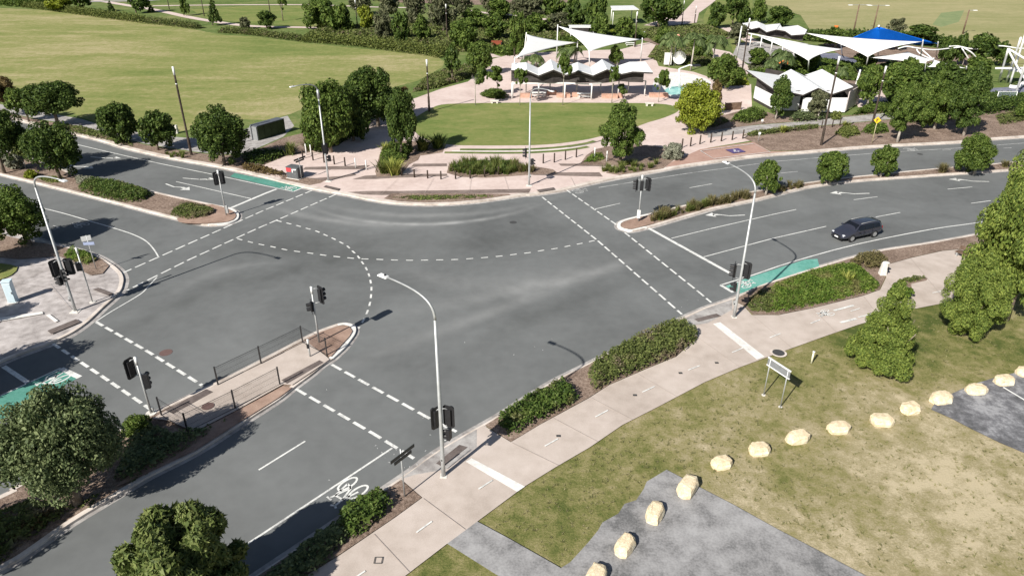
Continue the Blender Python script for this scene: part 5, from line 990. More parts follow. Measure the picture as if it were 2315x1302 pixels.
# rocks
def rock(px,w,hh,lb,seed):
    B=G(px[0],px[1]+hh*.32,KZ); m=mpp(B); s=w*m*.93; rng=np.random.default_rng(seed); bm=bmesh.new(); 
    near=px[0]<1600; rx,ry=(.6,.36) if near else (.52,.34); v=[]; hz=s*(.52 if near else .42); tx,ty=rng.uniform(-.06,.06,2)
    for zz,k in((0,1.0),(.45,1.03),(.86,.93),(1.0,.72)):
        for j in range(10):
            a=6.28*j/10+.2; q=1/max(abs(math.cos(a)),abs(math.sin(a)))**.62; v.append(bm.verts.new((s*(rx*k*q*math.cos(a)*(1+rng.normal()*.035)+tx*zz),s*(ry*k*q*math.sin(a)*(1+rng.normal()*.035)+ty*zz),hz*zz*(1+rng.normal()*.03))))
    bmesh.ops.convex_hull(bm,input=bm.verts); bmesh.ops.delete(bm,geom=[x for x in bm.verts if not x.link_faces],context='VERTS')
    bmesh.ops.subdivide_edges(bm,edges=bm.edges,cuts=1,use_grid_fill=True)
    for x in bm.verts: x.co+=Vector(rng.normal(size=3))*s*.008
    me=bpy.data.meshes.new('boulder'); bm.to_mesh(me); bm.free(); o=link('boulder',me,M['rock']); o.location=(B.x,B.y,KZ-.04); o.rotation_euler=(0,0,rng.uniform(.9,1.15) if px[0]<1600 else rng.uniform(-.1,.3))
    tag(o,lb,'boulder','cream boulders edging the slabs')
ORD=['first','second','third','fourth','fifth','sixth','seventh','eighth','ninth','tenth','eleventh','twelfth','thirteenth','fourteenth']
for i,(x,y,w,hh) in enumerate([(1347,1290,62,60),(1412,1224,56,54),(1480,1152,54,50),(1553,1094,58,44),(1631,1040,50,38),(1717,1010,50,36),(1801,983,54,34),(1893,961,52,34),(1993,944,52,36),(2058,918,48,32),(2126,896,52,34),(2204,877,48,30),(2268,856,47,32),(2318,836,46,34)]):
    rock((x,y),w,hh,'%s cream boulder counted from the bottom of the photo along the curved row'%ORD[i],i+3)
# timber park light poles
def parkpole(label,base,top,h=None,r=.14,cap=.95,arm=False):
    B=G(*base,KZ); hh=h or hgt(B,top); t=thing('park_light',label,'light pole',B,group='dark timber park light poles'); mb=MB(); mb.tube([(0,0,0),(0,0,2.2),(0,0,2.21),(0,0,hh-cap-1.0)],[r*1.15,r*1.15,r*.85,r*.8],10); mb.build('pole',M['timber'],t)
    mb=MB(); mb.tube([(0,0,hh-cap-1.0),(0,0,hh-cap)],r*.8,10); mb.build('upper_pole',M['timber'],t,True); mb=MB(); mb.tube([(0,0,hh-cap),(0,0,hh)],r*.9,12); mb.build('lamp',M['lamphead'],t,True)
    mb=MB(); mb.tube([(0,0,hh-cap-1.06),(0,0,hh-cap-.94)],r*.88,12); mb.build('collar',M['whitesteel'],t,True)
    if arm: mb=MB(); mb.bar((0,0,hh-1.6),(.55,0,hh-1.65),.03,6); mb.build('arm',M['timber'],t)
    return t
parkpole('tall dark light pole between the round verge trees on the upper left',(433,351),151,arm=True); parkpole('tall dark light pole at the upper left edge of the oval lawn',(970.5,253),135)
parkpole('tall dark light pole on the right verge between shrubs and kerb',(1856,329),128); parkpole('white topped dark light pole behind the yellow diamond sign',(1972,282),150)
parkpole('dark light pole between the splash plaza and the toilet block',(1677,165),42); parkpole('dark light pole behind the right corner of the large white sail',(1435,107),27); parkpole('dark light pole on the path right of the huge spreading tree',(1570,53),14,r=.12); parkpole('dark light pole in front of the huge spreading tree',(1541,62),2,r=.12)
parkpole('dark light pole in the thicket, right one of two',(1011,94),10); parkpole('dark light pole in the thicket, left one of two',(809,71),0,h=7.4); parkpole('dark light pole left of the white sails',(1163,132),76); parkpole('dark light pole behind the sails partly hidden by leaves',(1196,62),24,r=.12)
parkpole('dark light pole on the far left lawn beside the narrow conifer',(462,38),0,h=7.6,r=.12); parkpole('left dark pole of the far left lawn',(383,22),0,h=7,r=.11); parkpole('dark light pole above the round dark bush tree',(611,31),0,h=7.6,r=.12)
for i,(b,tp,lb) in enumerate([((1928,80),11,'left of the pair behind the blue canopy'),((1974,67),12,'right of the pair behind the blue canopy'),((2176,78),23,'alone on the dry field at right')]):
    B=G(*b,KZ); t=thing('flood_light','tall dark pole with a cross arm, '+lb,'flood light',B,group='flood light poles on the east field'); h=hgt(B,tp); mb=MB(); mb.tube([(0,0,0),(0,0,h)],[.2,.14],8); mb.build('pole',M['timber2'],t,True)
    mb=MB(); mb.bar((-2.2 if i<2 else 0,0,h-.1),(2.2 if i<2 else 1.4,0,h-.1),.06,6); mb.build('cross_arm',M['galv'],t)
    for s in((-2.2,2.2) if i<2 else (1.4,)): mb=MB(); mb.box((s,-.1,h-.1),(.9,.5,.16)); mb.build('lamp_head',M['lamphead'],t)
# yellow diamond
B=G(1971,324,KZ); t=thing('warning_sign','yellow diamond warning sign on a pale post at the right verge','road sign',B); h=hgt(B,264); mb=MB(); mb.bar((0,0,0),(0,0,h-.1),.04); mb.build('post',plain('pale_yellow_post',(.55,.5,.3),.6),t,True)
mb=MB(); s=.44; v=[(x,y,h-.45+z) for y in(-.06,-.03) for x,z in((0,-s),(s,0),(0,s),(-s,0))]; mb.add(v,[(0,1,2,3),(7,6,5,4),(0,4,5,1),(1,5,6,2),(2,6,7,3),(3,7,4,0)]); pn=mb.build('panel',plain('yellow_sign',(.8,.5,.02),.5,0,.4,.05),t); pn.rotation_euler=(0,0,-.35)
mb=MB(); mb.box((0,-.068,h-.32),(.3,.01,.1)); mb.box((-.05,-.068,h-.52),(.12,.01,.28)); mb.build('symbol',M['black'],pn)
# small white posts
for i,(b,tp,lb) in enumerate([((1570,300),289,'by the yellow green tree'),((1722,281),270,'by the toilet block shrubs'),((1714,321),299,'behind the parking bay corner'),((1580,262),255,'at the lawn tip')][:3]):
    B=G(*b,KZ); t=thing('path_sign','small white sign post '+lb,'small sign',B,group='small white sign posts'); h=hgt(B,tp); mb=MB(); mb.bar((0,0,0),(0,0,h),.035); mb.build('post',M['galv'],t,True); mb=MB(); mb.box((0,-.05,h-.15),(.3,.03,.3)); mb.build('panel',M['whitesteel'],t)
for i,(b,tp) in enumerate([((58,380),366),((317,448),436)]):
    B=G(*b,KZ); mb=MB(); mb.bar((0,0,0),(0,0,hgt(B,tp)),.05); o=mb.build('stake',M['footing'],None,True); o.location=B; tag(o,'short pale stake in the upper left median, '+('among the left edge shrubs' if i==0 else 'at the right end of the hedge'),'stake')
# bench and seat boulder on the path plaza
A=G(2160,577,KZ); C_=G(2200,592,KZ); d=C_-A; L_=d.length; a=yawof(d); c=(A+C_)/2; t=thing('timber_bench','dark slatted timber bench beside the pines on the path plaza','bench',(c.x,c.y,KZ),a)
for k in range(5): mb=MB(); mb.box((0,-.28+.14*k,.44),(L_,.11,.05)); mb.build('slat',M['timber2'],t)
for s in(-1,1): mb=MB(); mb.box((s*(L_/2-.2),0,.21),(.1,.6,.42)); mb.build('leg',M['galv'],t)
mb=MB(); 
for k in range(3): mb.box((0,.34,.58+.13*k),(L_,.04,.1))
mb.build('backrest',M['timber2'],t)
B=G(1994,622,KZ); t=thing('drinking_fountain','white curved drinking fountain with a dark spout opening beside the ground cover','drinking fountain',B); h=hgt(B,594); mb=MB(); mb.box((0,0,h*.5),(.55,.5,h),None,.72); mb.build('body',M['footing'],t,bevel=.08); mb=MB(); mb.sphere((.08,0,h),.3,12,6,(1,.8,.35)); mb.build('basin',M['footing'],t,True); mb=MB(); mb.box((.24,-.1,h*.62),(.12,.3,.2)); mb.build('opening',M['black'],t)
# ---- car ----
def car():
    fr=G(1923,546.6); re_=G(1973.5,536); f=(fr-re_); wb=f.length; f.z=0; f.normalize(); yaw=yawof(f); s=wb/2.72; left=Vector((-f.y,f.x,0)); mid=(fr+re_)/2-left*(.78*s); 
    t=thing('station_wagon','dark grey station wagon driving left along the right hand road','car',(mid.x,mid.y,.008),yaw); paint,nt,b=newmat('charcoal_metallic_paint',.28,(.045,.048,.068),.35,.6); b.inputs['Coat Weight'].default_value=.6
    glass,_,gb=newmat('tinted_car_glass',.08,(.008,.009,.012),0,.7); chrome=plain('bright_alloy',(.6,.6,.6),.3,.8); tyre=plain('tyre_rubber',(.015,.015,.015),.9)
    lamp,_,_=newmat('headlamp_lens',.1,(.7,.72,.75),.2,.8); redm=plain('tail_lamp_red',(.25,.01,.01),.3)
    # x, sill z, mid half-width, belt z, belt half-width, roof z, roof half-width (x forward)
    st=[(-2.36,.42,.60,.78,.58,.80,.45),(-2.30,.30,.80,.92,.76,1.02,.58),(-2.12,.25,.87,.97,.83,1.36,.60),(-1.75,.22,.90,.97,.86,1.45,.63),(-1.0,.2,.91,.96,.87,1.49,.65),(-.1,.2,.91,.94,.87,1.5,.66),(.45,.2,.91,.92,.87,1.46,.64),(.95,.2,.91,.93,.86,1.12,.72),(1.22,.2,.91,.92,.85,.98,.74),(1.6,.22,.9,.86,.82,.92,.66),(2.05,.24,.86,.76,.76,.81,.58),(2.30,.28,.76,.64,.66,.68,.48),(2.38,.36,.6,.52,.55,.56,.4)]
    V=[];Fs=[]
    for x,zs,wm,zb,wbt,zr,wr in st:
        zm=zs+(zb-zs)*.5; pr=[(wm*.92,zs),(wm,zm),(wbt,zb),(wr,zr-.03),(wr*.6,zr)]; 
        for y,z in pr: V.append((x,y,z))
        for y,z in pr[::-1]: V.append((x,-y,z))
    n=10
    for i in range(len(st)-1):
        for k in range(n-1): Fs.append((i*n+k,(i+1)*n+k,(i+1)*n+k+1,i*n+k+1))
        Fs.append((i*n+n-1,(i+1)*n+n-1,(i+1)*n,i*n))
    Fs+=[tuple(range(n)),tuple(range((len(st)-1)*n,len(st)*n))[::-1]]
    sc=lambda v:[(a*s,b*s,c*s) for a,b,c in v]
    mb=MB(); mb.add(sc(V),Fs); body=mb.build('body',paint,t,True); 
    bm=bmesh.new(); bm.from_mesh(body.data); bmesh.ops.recalc_face_normals(bm,faces=bm.faces); bm.to_mesh(body.data); bm.free()
    sub=body.modifiers.new('smooth','SUBSURF'); sub.levels=2; sub.render_levels=2
    def pan(name,q,m,off=.012,par=t):
        q=[Vector(p)*s for p in q]; nn=(q[1]-q[0]).cross(q[-1]-q[0]).normalized(); c=sum(q,Vector())/len(q)
        if nn.dot(c-Vector((0,0,.8*s)))<0: nn=-nn
        mb=MB(); o=[p+nn*off for p in q]; i_=[p-nn*.03 for p in q]; k=len(q); mb.add(o+i_,[tuple(range(k)),tuple(range(k,2*k))[::-1]]+[(j,(j+1)%k,k+(j+1)%k,k+j) for j in range(k)]); return mb.build(name,m,par)
    pan('windscreen',[(1.02,-.70,1.00),(1.02,.70,1.00),(.52,.56,1.40),(.52,-.56,1.40)],glass,.035)
    pan('rear_window',[(-2.26,-.6,1.02),(-2.26,.6,1.02),(-2.12,.5,1.34),(-2.12,-.5,1.34)],glass,.05)
    for y in(-1,1):
        for a in([(.9,.855,.97),(.05,.87,.97),(.05,.68,1.39),(.48,.66,1.37)],[(-.02,.87,.97),(-.95,.87,.98),(-.95,.675,1.39),(-.02,.68,1.39)],[(-1.02,.87,.99),(-1.9,.84,1.0),(-1.85,.65,1.33),(-1.02,.675,1.38)]): pan('side_window',[(p[0],p[1]*y,p[2]) for p in a],glass,.03)
        mb=MB(); mb.box((.82*s,.98*s*y,.98*s),(.16*s,.2*s,.13*s)); mb.build('wing_mirror',paint,t,bevel=.03)
        mb=MB(); mb.tube([(.3*s,.58*s*y,1.49*s),(-.8*s,.6*s*y,1.53*s),(-1.9*s,.56*s*y,1.46*s)],.02,6); mb.build('roof_rail',M['galv'],t,True)
        mb=MB(); mb.sphere((2.18*s,.6*s*y,.66*s),.14*s,10,6,(1,1.1,.45)); mb.build('headlight',lamp,t,True)
        mb=MB(); mb.box((-2.27*s,.68*s*y,.82*s),(.1*s,.2*s,.26*s)); mb.build('tail_lamp',redm,t,bevel=.02)
        for x in(1.36,-1.36):
            c=Vector((x*s,.80*s*y,.325*s)); mb=MB(); mb.tube([c-Vector((0,.1*s,0)),c+Vector((0,.1*s,0))],.325*s,22); w_=mb.build('wheel',tyre,t,True); mb=MB(); mb.tube([c+Vector((0,y*.085*s,0)),c+Vector((0,y*.115*s,0))],.225*s,18); mb.build('rim',chrome,w_)
            mb=MB(); mb.tube([c-Vector((0,.02*s,0)),c+Vector((0,y*.085*s,0))],.37*s,22); mb.build('wheel_arch',M['black'],t)
        for x in (.02,-.98): mb=MB(); mb.box(((x+.25-.25)*s,.905*s*y,.62*s),(.012*s,.02*s,.55*s)); mb.build('door_gap',M['black'],t)
        for x in (.2,-.8): mb=MB(); mb.box((x*s-.1*s,.925*s*y,.84*s),(.17*s,.03*s,.03*s)); mb.build('door_handle',paint,t)
    mb=MB(); mb.box((2.345*s,0,.5*s),(.06*s,.9*s,.17*s)); mb.build('grille',M['black'],t,bevel=.02); mb=MB(); mb.box((2.39*s,0,.4*s),(.02*s,.4*s,.12*s)); mb.build('number_plate',M['whitesteel'],t)
    mb=MB(); mb.box((2.33*s,0,.3*s),(.1*s,1.25*s,.1*s)); mb.build('lower_bumper',M['black'],t,bevel=.02)
    return t
car()
# ================= park buildings, sails and play structures =================
M['roofwhite']=plain('white_roof_sheet',(.8,.8,.79),.4,0,.4,.04,.6); M['sail']=plain('white_sail_fabric',(.82,.82,.8),.8,0,.1,.04,.5); M['bluesail']=plain('blue_canopy_fabric',(.005,.13,.62),.8,0,.1,.1,.6)
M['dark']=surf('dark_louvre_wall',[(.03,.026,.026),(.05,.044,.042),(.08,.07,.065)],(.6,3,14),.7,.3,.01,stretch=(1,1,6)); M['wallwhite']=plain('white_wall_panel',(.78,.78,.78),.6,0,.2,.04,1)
M['brick']=surf('pink_brick_seat_wall',[(.42,.24,.17),(.55,.34,.26),(.66,.45,.36)],(.5,3,14),.9,.3,.01); M['orange']=plain('orange_play_paint',(.75,.2,.04),.5); M['coral']=plain('coral_play_paint',(.75,.35,.25),.5)
def folded(par,front,back,th=.16):
    """front/back: lists of (px,py,z); a folded plate roof with thickness"""
    Fp=[G(*p) for p in front]; Bp=[G(*p) for p in back]; B=par.location; mb=MB(); n=len(Fp); up=Vector((0,0,th)); loc=lambda p:p-B
    v=[loc(p) for p in Fp+Bp]+[loc(p)-up for p in Fp+Bp]; f=[(i,i+1,n+i+1,n+i) for i in range(n-1)]+[(2*n+n+i,2*n+n+i+1,2*n+i+1,2*n+i) for i in range(n-1)]
    f+=[(2*n+i,2*n+i+1,i+1,i) for i in range(n-1)]+[(n+i,n+i+1,3*n+i+1,3*n+i) for i in range(n-1)]+[(0,n,3*n,2*n),(n-1+2*n,3*n+n-1,2*n-1,n-1)]
    r=mb.add(v,f).build('roof',M['roofwhite'],par)
    mb=MB(); 
    # dark fascia just under the sheet, slightly proud
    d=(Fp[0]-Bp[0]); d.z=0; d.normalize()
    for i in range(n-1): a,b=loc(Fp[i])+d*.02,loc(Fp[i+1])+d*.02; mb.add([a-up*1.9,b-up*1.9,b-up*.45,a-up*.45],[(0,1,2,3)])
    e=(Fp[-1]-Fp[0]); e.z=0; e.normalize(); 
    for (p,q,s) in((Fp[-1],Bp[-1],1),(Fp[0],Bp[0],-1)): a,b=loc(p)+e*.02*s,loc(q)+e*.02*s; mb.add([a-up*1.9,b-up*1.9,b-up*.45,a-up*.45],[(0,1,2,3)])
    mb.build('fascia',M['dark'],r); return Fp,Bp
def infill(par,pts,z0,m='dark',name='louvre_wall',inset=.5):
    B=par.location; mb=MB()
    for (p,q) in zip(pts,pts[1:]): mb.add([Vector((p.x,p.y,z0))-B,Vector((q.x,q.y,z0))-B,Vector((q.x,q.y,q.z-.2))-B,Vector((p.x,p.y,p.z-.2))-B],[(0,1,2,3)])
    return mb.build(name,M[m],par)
def post(par,p,z,r=.09,m='whitesteel',name='post'):
    B=par.location; mb=MB(); a=Vector((p.x,p.y,KZ))-B; mb.bar(a,Vector((a.x,a.y,z-B.z)),r,8); return mb.build(name,M[m],par,True)
def zf(x): return 1140+x/6.2
def yf(y): return 30+y/6.2
# picnic shelter
t=thing('picnic_shelter','long picnic shelter with a white folded roof behind the oval lawn','shelter',G(1300,216,KZ))
R1,V1=4.9,4.0
fr=[(98,792,4.6),(320,798,4.65),(480,868,V1),(690,786,R1),(860,858,V1),(1040,802,4.7),(1245,868,V1),(1440,782,R1),(1640,846,V1),(1800,812,4.5),(2082,826,4.4)]
bk=[(105,703,4.8),(310,690,5.0),(478,772,4.0),(650,648,5.2),(838,752,4.1),(1030,688,5.0),(1210,755,4.05),(1370,648,5.2),(1560,750,4.1),(1760,684,4.9),(1980,680,4.9)]
Fp,Bp=folded(t,[(zf(a),yf(b),c) for a,b,c in fr],[(zf(a),yf(b),c) for a,b,c in bk])
d=Vector((0,1,0)); infill(t,[p+Vector((0,.9,0)) for p in Fp[:-1]]+[Fp[-1]+Vector((-1.2,.9,0))],2.6)
fl=[G(zf(a),yf(b),KZ) for a,b in((108,1200),(480,1200),(845,1195),(1218,1215),(1595,1160),(1965,1165))]; hb=hgt(fl[-1],183.5)
for p in fl: post(t,p,hb+KZ,.11)
mb=MB(); [mb.box((a+b)/2-t.location+Vector((0,0,hb)),((b-a).length+.1,.14,.16),rotz(yawof(b-a))) for a,b in zip(fl,fl[1:])]; mb.build('front_beam',M['whitesteel'],t)
for p,q in zip(Bp[1::2],fl): post(t,Vector((p.x,p.y-.5,0)),p.z-.2,.1)
for i,(x0,x1,y,lb) in enumerate([(215,385,1190,'first'),(600,735,1150,'second'),(735,925,1190,'third'),(950,1040,1180,'fourth'),(1370,1590,1200,'fifth'),(1600,1662,1190,'sixth'),(2040,2300,1185,'seventh')]):
    A=G(zf(x0),yf(y),KZ); B_=G(zf(x1),yf(y),KZ); c=(A+B_)/2; mb=MB(); mb.box((0,.5,.3),((B_-A).length,1.0,.6)); o=mb.build('seat_wall',M['brick'],None,bevel=.03); o.location=c; tag(o,'%s low pink brick seat wall from the left along the picnic shelter'%lb,'seat wall','pink brick seat walls by the shelter')
def table(px,lb,w_=2.0):
    B=G(*px,KZ); t=thing('picnic_table',lb,'picnic table',B,group='white picnic tables'); mb=MB(); mb.box((0,0,.74),(w_,.8,.06)); mb.build('table_top',M['whitesteel'],t)
    for s in(-1,1):
        mb=MB(); mb.box((0,s*.75,.44),(w_,.28,.05)); mb.build('seat',M['whitesteel'],t); mb=MB(); mb.box((s*w_*.35,0,.37),(.08,1.5,.1)); mb.box((s*w_*.35,0,.36),(.08,.1,.7)); mb.build('leg',M['whitesteel'],t)
for px,lb in (((1218,220),'white picnic table under the left part of the long shelter'),((1450,80),'white picnic table on the grass behind the large sail, by the dark pole'),((1425,105),'white picnic table under the right corner of the large sail'),((1712,104),'white picnic table under the far folded roof'),((1320,222),'white picnic table between the seat walls of the long shelter')): table(px,lb,2.2)
# toilet block
o5=lambda x,y:(1660+x/7.717,140+y/7.717)
t=thing('toilet_block','white walled toilet block with a folded white roof, right of the yellow green tree','building',G(1830,250,KZ))
fr=[(680,462,3.9),(1200,570,3.0),(1470,447,3.9),(1700,560,3.0),(2075,435,3.9)]; bk=[(220,146,3.9),(780,236,3.0),(990,131,3.9),(1215,240,3.0),(1530,130,3.9)]
Fp,Bp=folded(t,[(*o5(a,b),c) for a,b,c in fr],[(*o5(a,b),c) for a,b,c in bk],.14)
a0,a1,a2,a3=G(1703,228,KZ),G(1754,256,KZ),G(1909,256,KZ),G(1938,238,KZ)
def wallq(par,p,q,z0,z1,m,name,th=.12):
    d=q-p; d.z=0; mb=MB(); c=(p+q)/2-par.location; mb.box((c.x,c.y,(z0+z1)/2),(d.length,th,z1-z0),rotz(yawof(d))); return mb.build(name,M[m],par)
wallq(t,a0,a1,.45,2.25,'wallwhite','wall_panel'); wallq(t,a0+Vector((.1,.15,0)),a1+Vector((.1,.15,0)),-.1,.45,'dark','plinth'); wallq(t,a0+Vector((.15,.2,0)),a1+Vector((.15,.2,0)),2.25,3.3,'dark','louvre_wall')
g1=a1.lerp(a2,.36); g2=a1.lerp(a2,.46); wallq(t,a1+Vector((0,1.2,0)),g1+Vector((0,1.2,0)),.1,2.25,'wallwhite','recessed_wall'); wallq(t,g1,g1.lerp(a2,.33),.15,2.25,'wallwhite','wall_panel'); wallq(t,g1.lerp(a2,.40),a2,.15,2.25,'wallwhite','wall_panel'); wallq(t,a1+Vector((0,1.4,0)),a2+Vector((-.1,1.4,0)),0,3.0,'dark','louvre_wall')
M['pinkwall']=plain('pale_pink_wall',(.6,.52,.5),.8,0,.2,.05,1); wallq(t,a2+Vector((.12,.1,0)),a3,0.3,3.1,'pinkwall','side_wall'); wallq(t,G(1725,196,KZ),a3,0,3.0,'dark','rear_wall')
# timber screen and green bin by the block
A=G(1638,250,KZ); B_=G(1674,248,KZ); c=(A+B_)/2; t=thing('timber_screen','brown timber screen at the edge of the pink plaza by the toilet block','screen',c); wallq(t,A,B_,0,1.1,'timber2','screen_panel'); post(t,A,1.3,.07,'timber2'); post(t,B_,1.3,.07,'timber2')
# far folded roof shelter
o2=lambda x,y:(1460+x/6.2,30+y/6.2)
t=thing('picnic_shelter','distant shelter with a white folded roof behind the playground','shelter',G(1740,115,KZ))
fr=[(1345,158,4.2),(1480,220,3.4),(1590,196,3.9),(1692,262,3.4),(1830,226,4.2),(1950,245,4.0),(2042,306,3.4),(2232,292,4.0)]; bk=[(1350,146,4.3),(1550,112,4.3),(1600,135,4.0),(1682,168,3.6),(1882,148,4.4),(1902,200,3.7),(2130,172,4.4),(2262,236,4.2)]
Fp,Bp=folded(t,[(*o2(a,b),c) for a,b,c in fr],[(*o2(a,b),c) for a,b,c in bk]); infill(t,[p+Vector((.3,1.5,0)) for p in Fp],2.3)
q0=G(1672,103,KZ); q1=G(1820,135,KZ); ps=[q0.lerp(q1,k/6) for k in range(7)]; hh=3.0
for p in ps: post(t,p,hh,.12)
mb=MB(); mb.box((q0+q1)/2-t.location+Vector((0,0,hh-KZ)),((q1-q0).length,.16,.22),rotz(yawof(q1-q0))); mb.build('front_beam',M['whitesteel'],t)
def flatshelter(label,pts,z,base,name='park_shelter',low=None):
    t=thing(name,label,'shelter',G(*base,KZ)); P=[G(*p,z) for p in pts]; mb=MB(); mb.slab([(p.x-t.location.x,p.y-t.location.y) for p in P],z-.15-KZ,z-KZ); mb.build('roof',M['roofwhite'],t)
    for p in P: post(t,p.lerp(sum(P,Vector())/4,.12),z-.15,.12)
    if low: mb=MB(); mb.box((0,2,1.1),(low,2.2,2.2)); mb.build('hut_wall',M['dark'],t)
flatshelter('small hut with a flat white roof behind the large white sail',[(1285,57),(1340,57),(1346,62),(1288,62)],3.2,(1315,86),low=5)
flatshelter('white square canopy on posts at the top edge right of centre',[(1380,14),(1432,13),(1445,22),(1384,23)],4.0,(1410,52)); flatshelter('low white pergola behind the flat roofed hut',[(1312,75),(1342,75),(1344,79),(1314,79)],2.4,(1328,92))
# sails
def sail(label,cs,bases,m='sail',sag=.10,dip=.0,name='shade_sail',posts=True,cat='shade sail'):
    P=[G(*c) for c in cs]; c0=sum(P,Vector())/len(P); t=thing(name,label,cat,(c0.x,c0.y,KZ),group='shade sails over the park'); loc=t.location; N=12; mb=MB()
    n=len(P); cen=c0-Vector((0,0,dip))
    edge=[]
    for i in range(n):
        a,b=P[i],P[(i+1)%n]; m_=(a+b)/2
        for k in range(N): u=k/N; p=a.lerp(b,u); edge.append(p+(cen-m_)*(4*u*(1-u)*sag*(2 if n==3 else 1.6)))
    R_=6; v=[]; 
    for r in range(R_):
        s=1-r/R_
        for p in edge: v.append(cen.lerp(p,s)-loc)
    v.append(cen-loc); K=len(edge); f=[]
    for r in range(R_-1): f+=[(r*K+k,r*K+(k+1)%K,(r+1)*K+(k+1)%K,(r+1)*K+k) for k in range(K)]
    f+=[((R_-1)*K+k,(R_-1)*K+(k+1)%K,R_*K) for k in range(K)]
    me=mb.add(v,f).build('canopy' if True else '',M[m],t,True); so_=me.modifiers.new('thick','SOLIDIFY'); so_.thickness=.03
    for p,b in zip(P,bases):
        if b: g=G(*b,KZ); mb=MB(); q=p-loc; mb.tube([g-loc,q+Vector((0,0,.3))],[.14,.09],8); mb.build('mast',M['whitesteel'],t,True)
    return t
sail('left white triangular sail above the long shelter',[(1190,78,6.5),(1306,97,4.2),(1164,133,5.6)],[(1182,150),(1303,143),(1158,223)])
sail('large white triangular sail with a high left corner above the long shelter',[(1261,60,7.2),(1452,90,4.5),(1332,118,4.2)],[(1258,141),(1448,139),(1333,165)],sag=.09)
sail('long white sail in front of the blue canopy',[(1819,75,6.0),(2086,95,6.0),(1962,130,4.0)],[None,(2078,150),(1955,165)],sag=.10)
sail('white sail running down from the far folded roof shelter',[(1712,82,4.6),(1906,112,4.8),(1828,138,4.0)],[None,None,(1826,170)],sag=.08)
sail('flat white canopy between the long sail and the white hoops',[(1966,131,3.6),(2052,118,3.8),(2110,136,3.8),(2092,144,3.4)],[None,None,(2106,168),(2088,178)],sag=.06)
sail('narrow white sail below the white hoops',[(2112,136,3.8),(2184,155,3.2),(2098,152,3.2)],[None,(2182,172),None],sag=.06)
# blue pyramid canopy
t=sail('bright blue pyramid canopy over the playground',[(1900,97,3.8),(1985,106,3.8),(2120,99,3.8),(2040,88,3.8)],[(1904,125),(1985,138),(2116,128),None],'bluesail',sag=.03,name='pyramid_canopy',cat='canopy')
cn=[c for c in kids(t) if c.name.startswith('canopy')][0]; ap=G(1986.5,61,7.6)-t.location; me=cn.data; c0=me.vertices[len(me.vertices)-1].co.copy()
K=48
for r in range(6):
    for k in range(K):
        vv=me.vertices[r*K+k]; e=me.vertices[k].co if r else None
for r in range(5,0,-1):
    for k in range(K): me.vertices[r*K+k].co=me.vertices[k].co.lerp(ap,r/6)
me.vertices[len(me.vertices)-1].co=ap
mb=MB(); mb.sphere(ap+Vector((0,0,.1)),.22,8,6); mb.build('finial',M['whitesteel'],t,True)
# white sail masts that stand alone
for b,tp,lb in [((1258,141),54,'beside'),]: pass
B=G(1662,150,KZ); t=thing('sail_mast','tall leaning white mast at the left end of the far folded roof shelter','mast',B); mb=MB(); q=G(1677,60,8.0)-B; mb.tube([(0,0,0),q],[.16,.11],8); mb.build('shaft',M['whitesteel'],t,True); mb=MB(); mb.tube([(0,0,0),(0,0,.1)],.35,10); mb.build('footing',M['footing'],t)
B=G(1930,208,KZ); t=thing('sail_mast','cream mast at the right end of the toilet block','mast',B); h=hgt(B,158); mb=MB(); mb.tube([(0,0,0),(.3,0,h)],[.17,.13],8); mb.build('shaft',M['whitesteel'],t,True); mb=MB(); mb.tube([(0,0,0),(0,0,.1)],.35,10); mb.build('footing',M['footing'],t)
# white hoops
o6=lambda x,y:(2050+x/6.51,60+y/6.51)
def tubes(par,paths,r=.11,m='whitesteel',name='tube'):
    B=par.location
    for pth in paths: mb=MB(); mb.tube(cr([G(*p)-B for p in pth],4),r,8); mb.build(name,M[m],par,True)
t=thing('play_structure','white curved tube frame of the playground right of the blue canopy','play structure',G(2150,160,KZ),group='white tube play structures')
tubes(t,[[(*o6(-130,330),3.6),(*o6(0,298),4.0),(*o6(140,320),3.9),(*o6(390,348),3.5),(*o6(630,325),3.6),(*o6(800,305),3.9)],[(*o6(625,298),4.0),(*o6(750,293),4.0),(*o6(900,325),3.7),(*o6(1060,336),3.5),(*o6(1250,318),3.6),(*o6(1420,290),4.0)],[(*o6(1240,290),4),(*o6(1420,292),4),(*o6(1650,325),3.7),(*o6(1900,330),3.6)],
 [(*o6(810,318),3.8),(*o6(985,600),.2)],[(*o6(850,325),3.8),(*o6(980,410),2.8),(*o6(1115,600),.2)],[(*o6(140,325),3.8),(*o6(190,400),3.0),(*o6(390,500),2.0)],[(*o6(225,345),3.6),(*o6(330,440),2.6),(*o6(395,510),1.8),(*o6(310,580),.8),(*o6(250,690),.1)],[(*o6(300,595),1.2),(*o6(700,602),1.2),(*o6(860,610),1.2)]],.12)
t=thing('climbing_tower','tall white mast tower at the right photo edge with crossing tubes','play tower',G(2275,192,KZ),group='white tube play structures')
tubes(t,[[(*o6(1350,830),.1),(*o6(1495,330),6.5)],[(*o6(1455,840),.1),(*o6(1680,165),8.5)],[(*o6(1505,880),.1),(*o6(1745,120),9)],[(*o6(1600,1000),.1),(*o6(1720,640),4.5),(*o6(1800,400),7)],[(*o6(1490,345),6.3),(*o6(1650,640),3.2),(*o6(1760,800),1.5)],[(*o6(1300,620),3.0),(*o6(1725,615),3.2),(*o6(1900,612),3.2)],[(*o6(1500,335),6.4),(*o6(1740,480),5.2)]],.17)
tubes(t,[[(*o6(1510,885),.5),(*o6(1620,895),.5),(*o6(1720,830),1.0),(*o6(1850,700),2.0)]],.32,name='slide_tube')
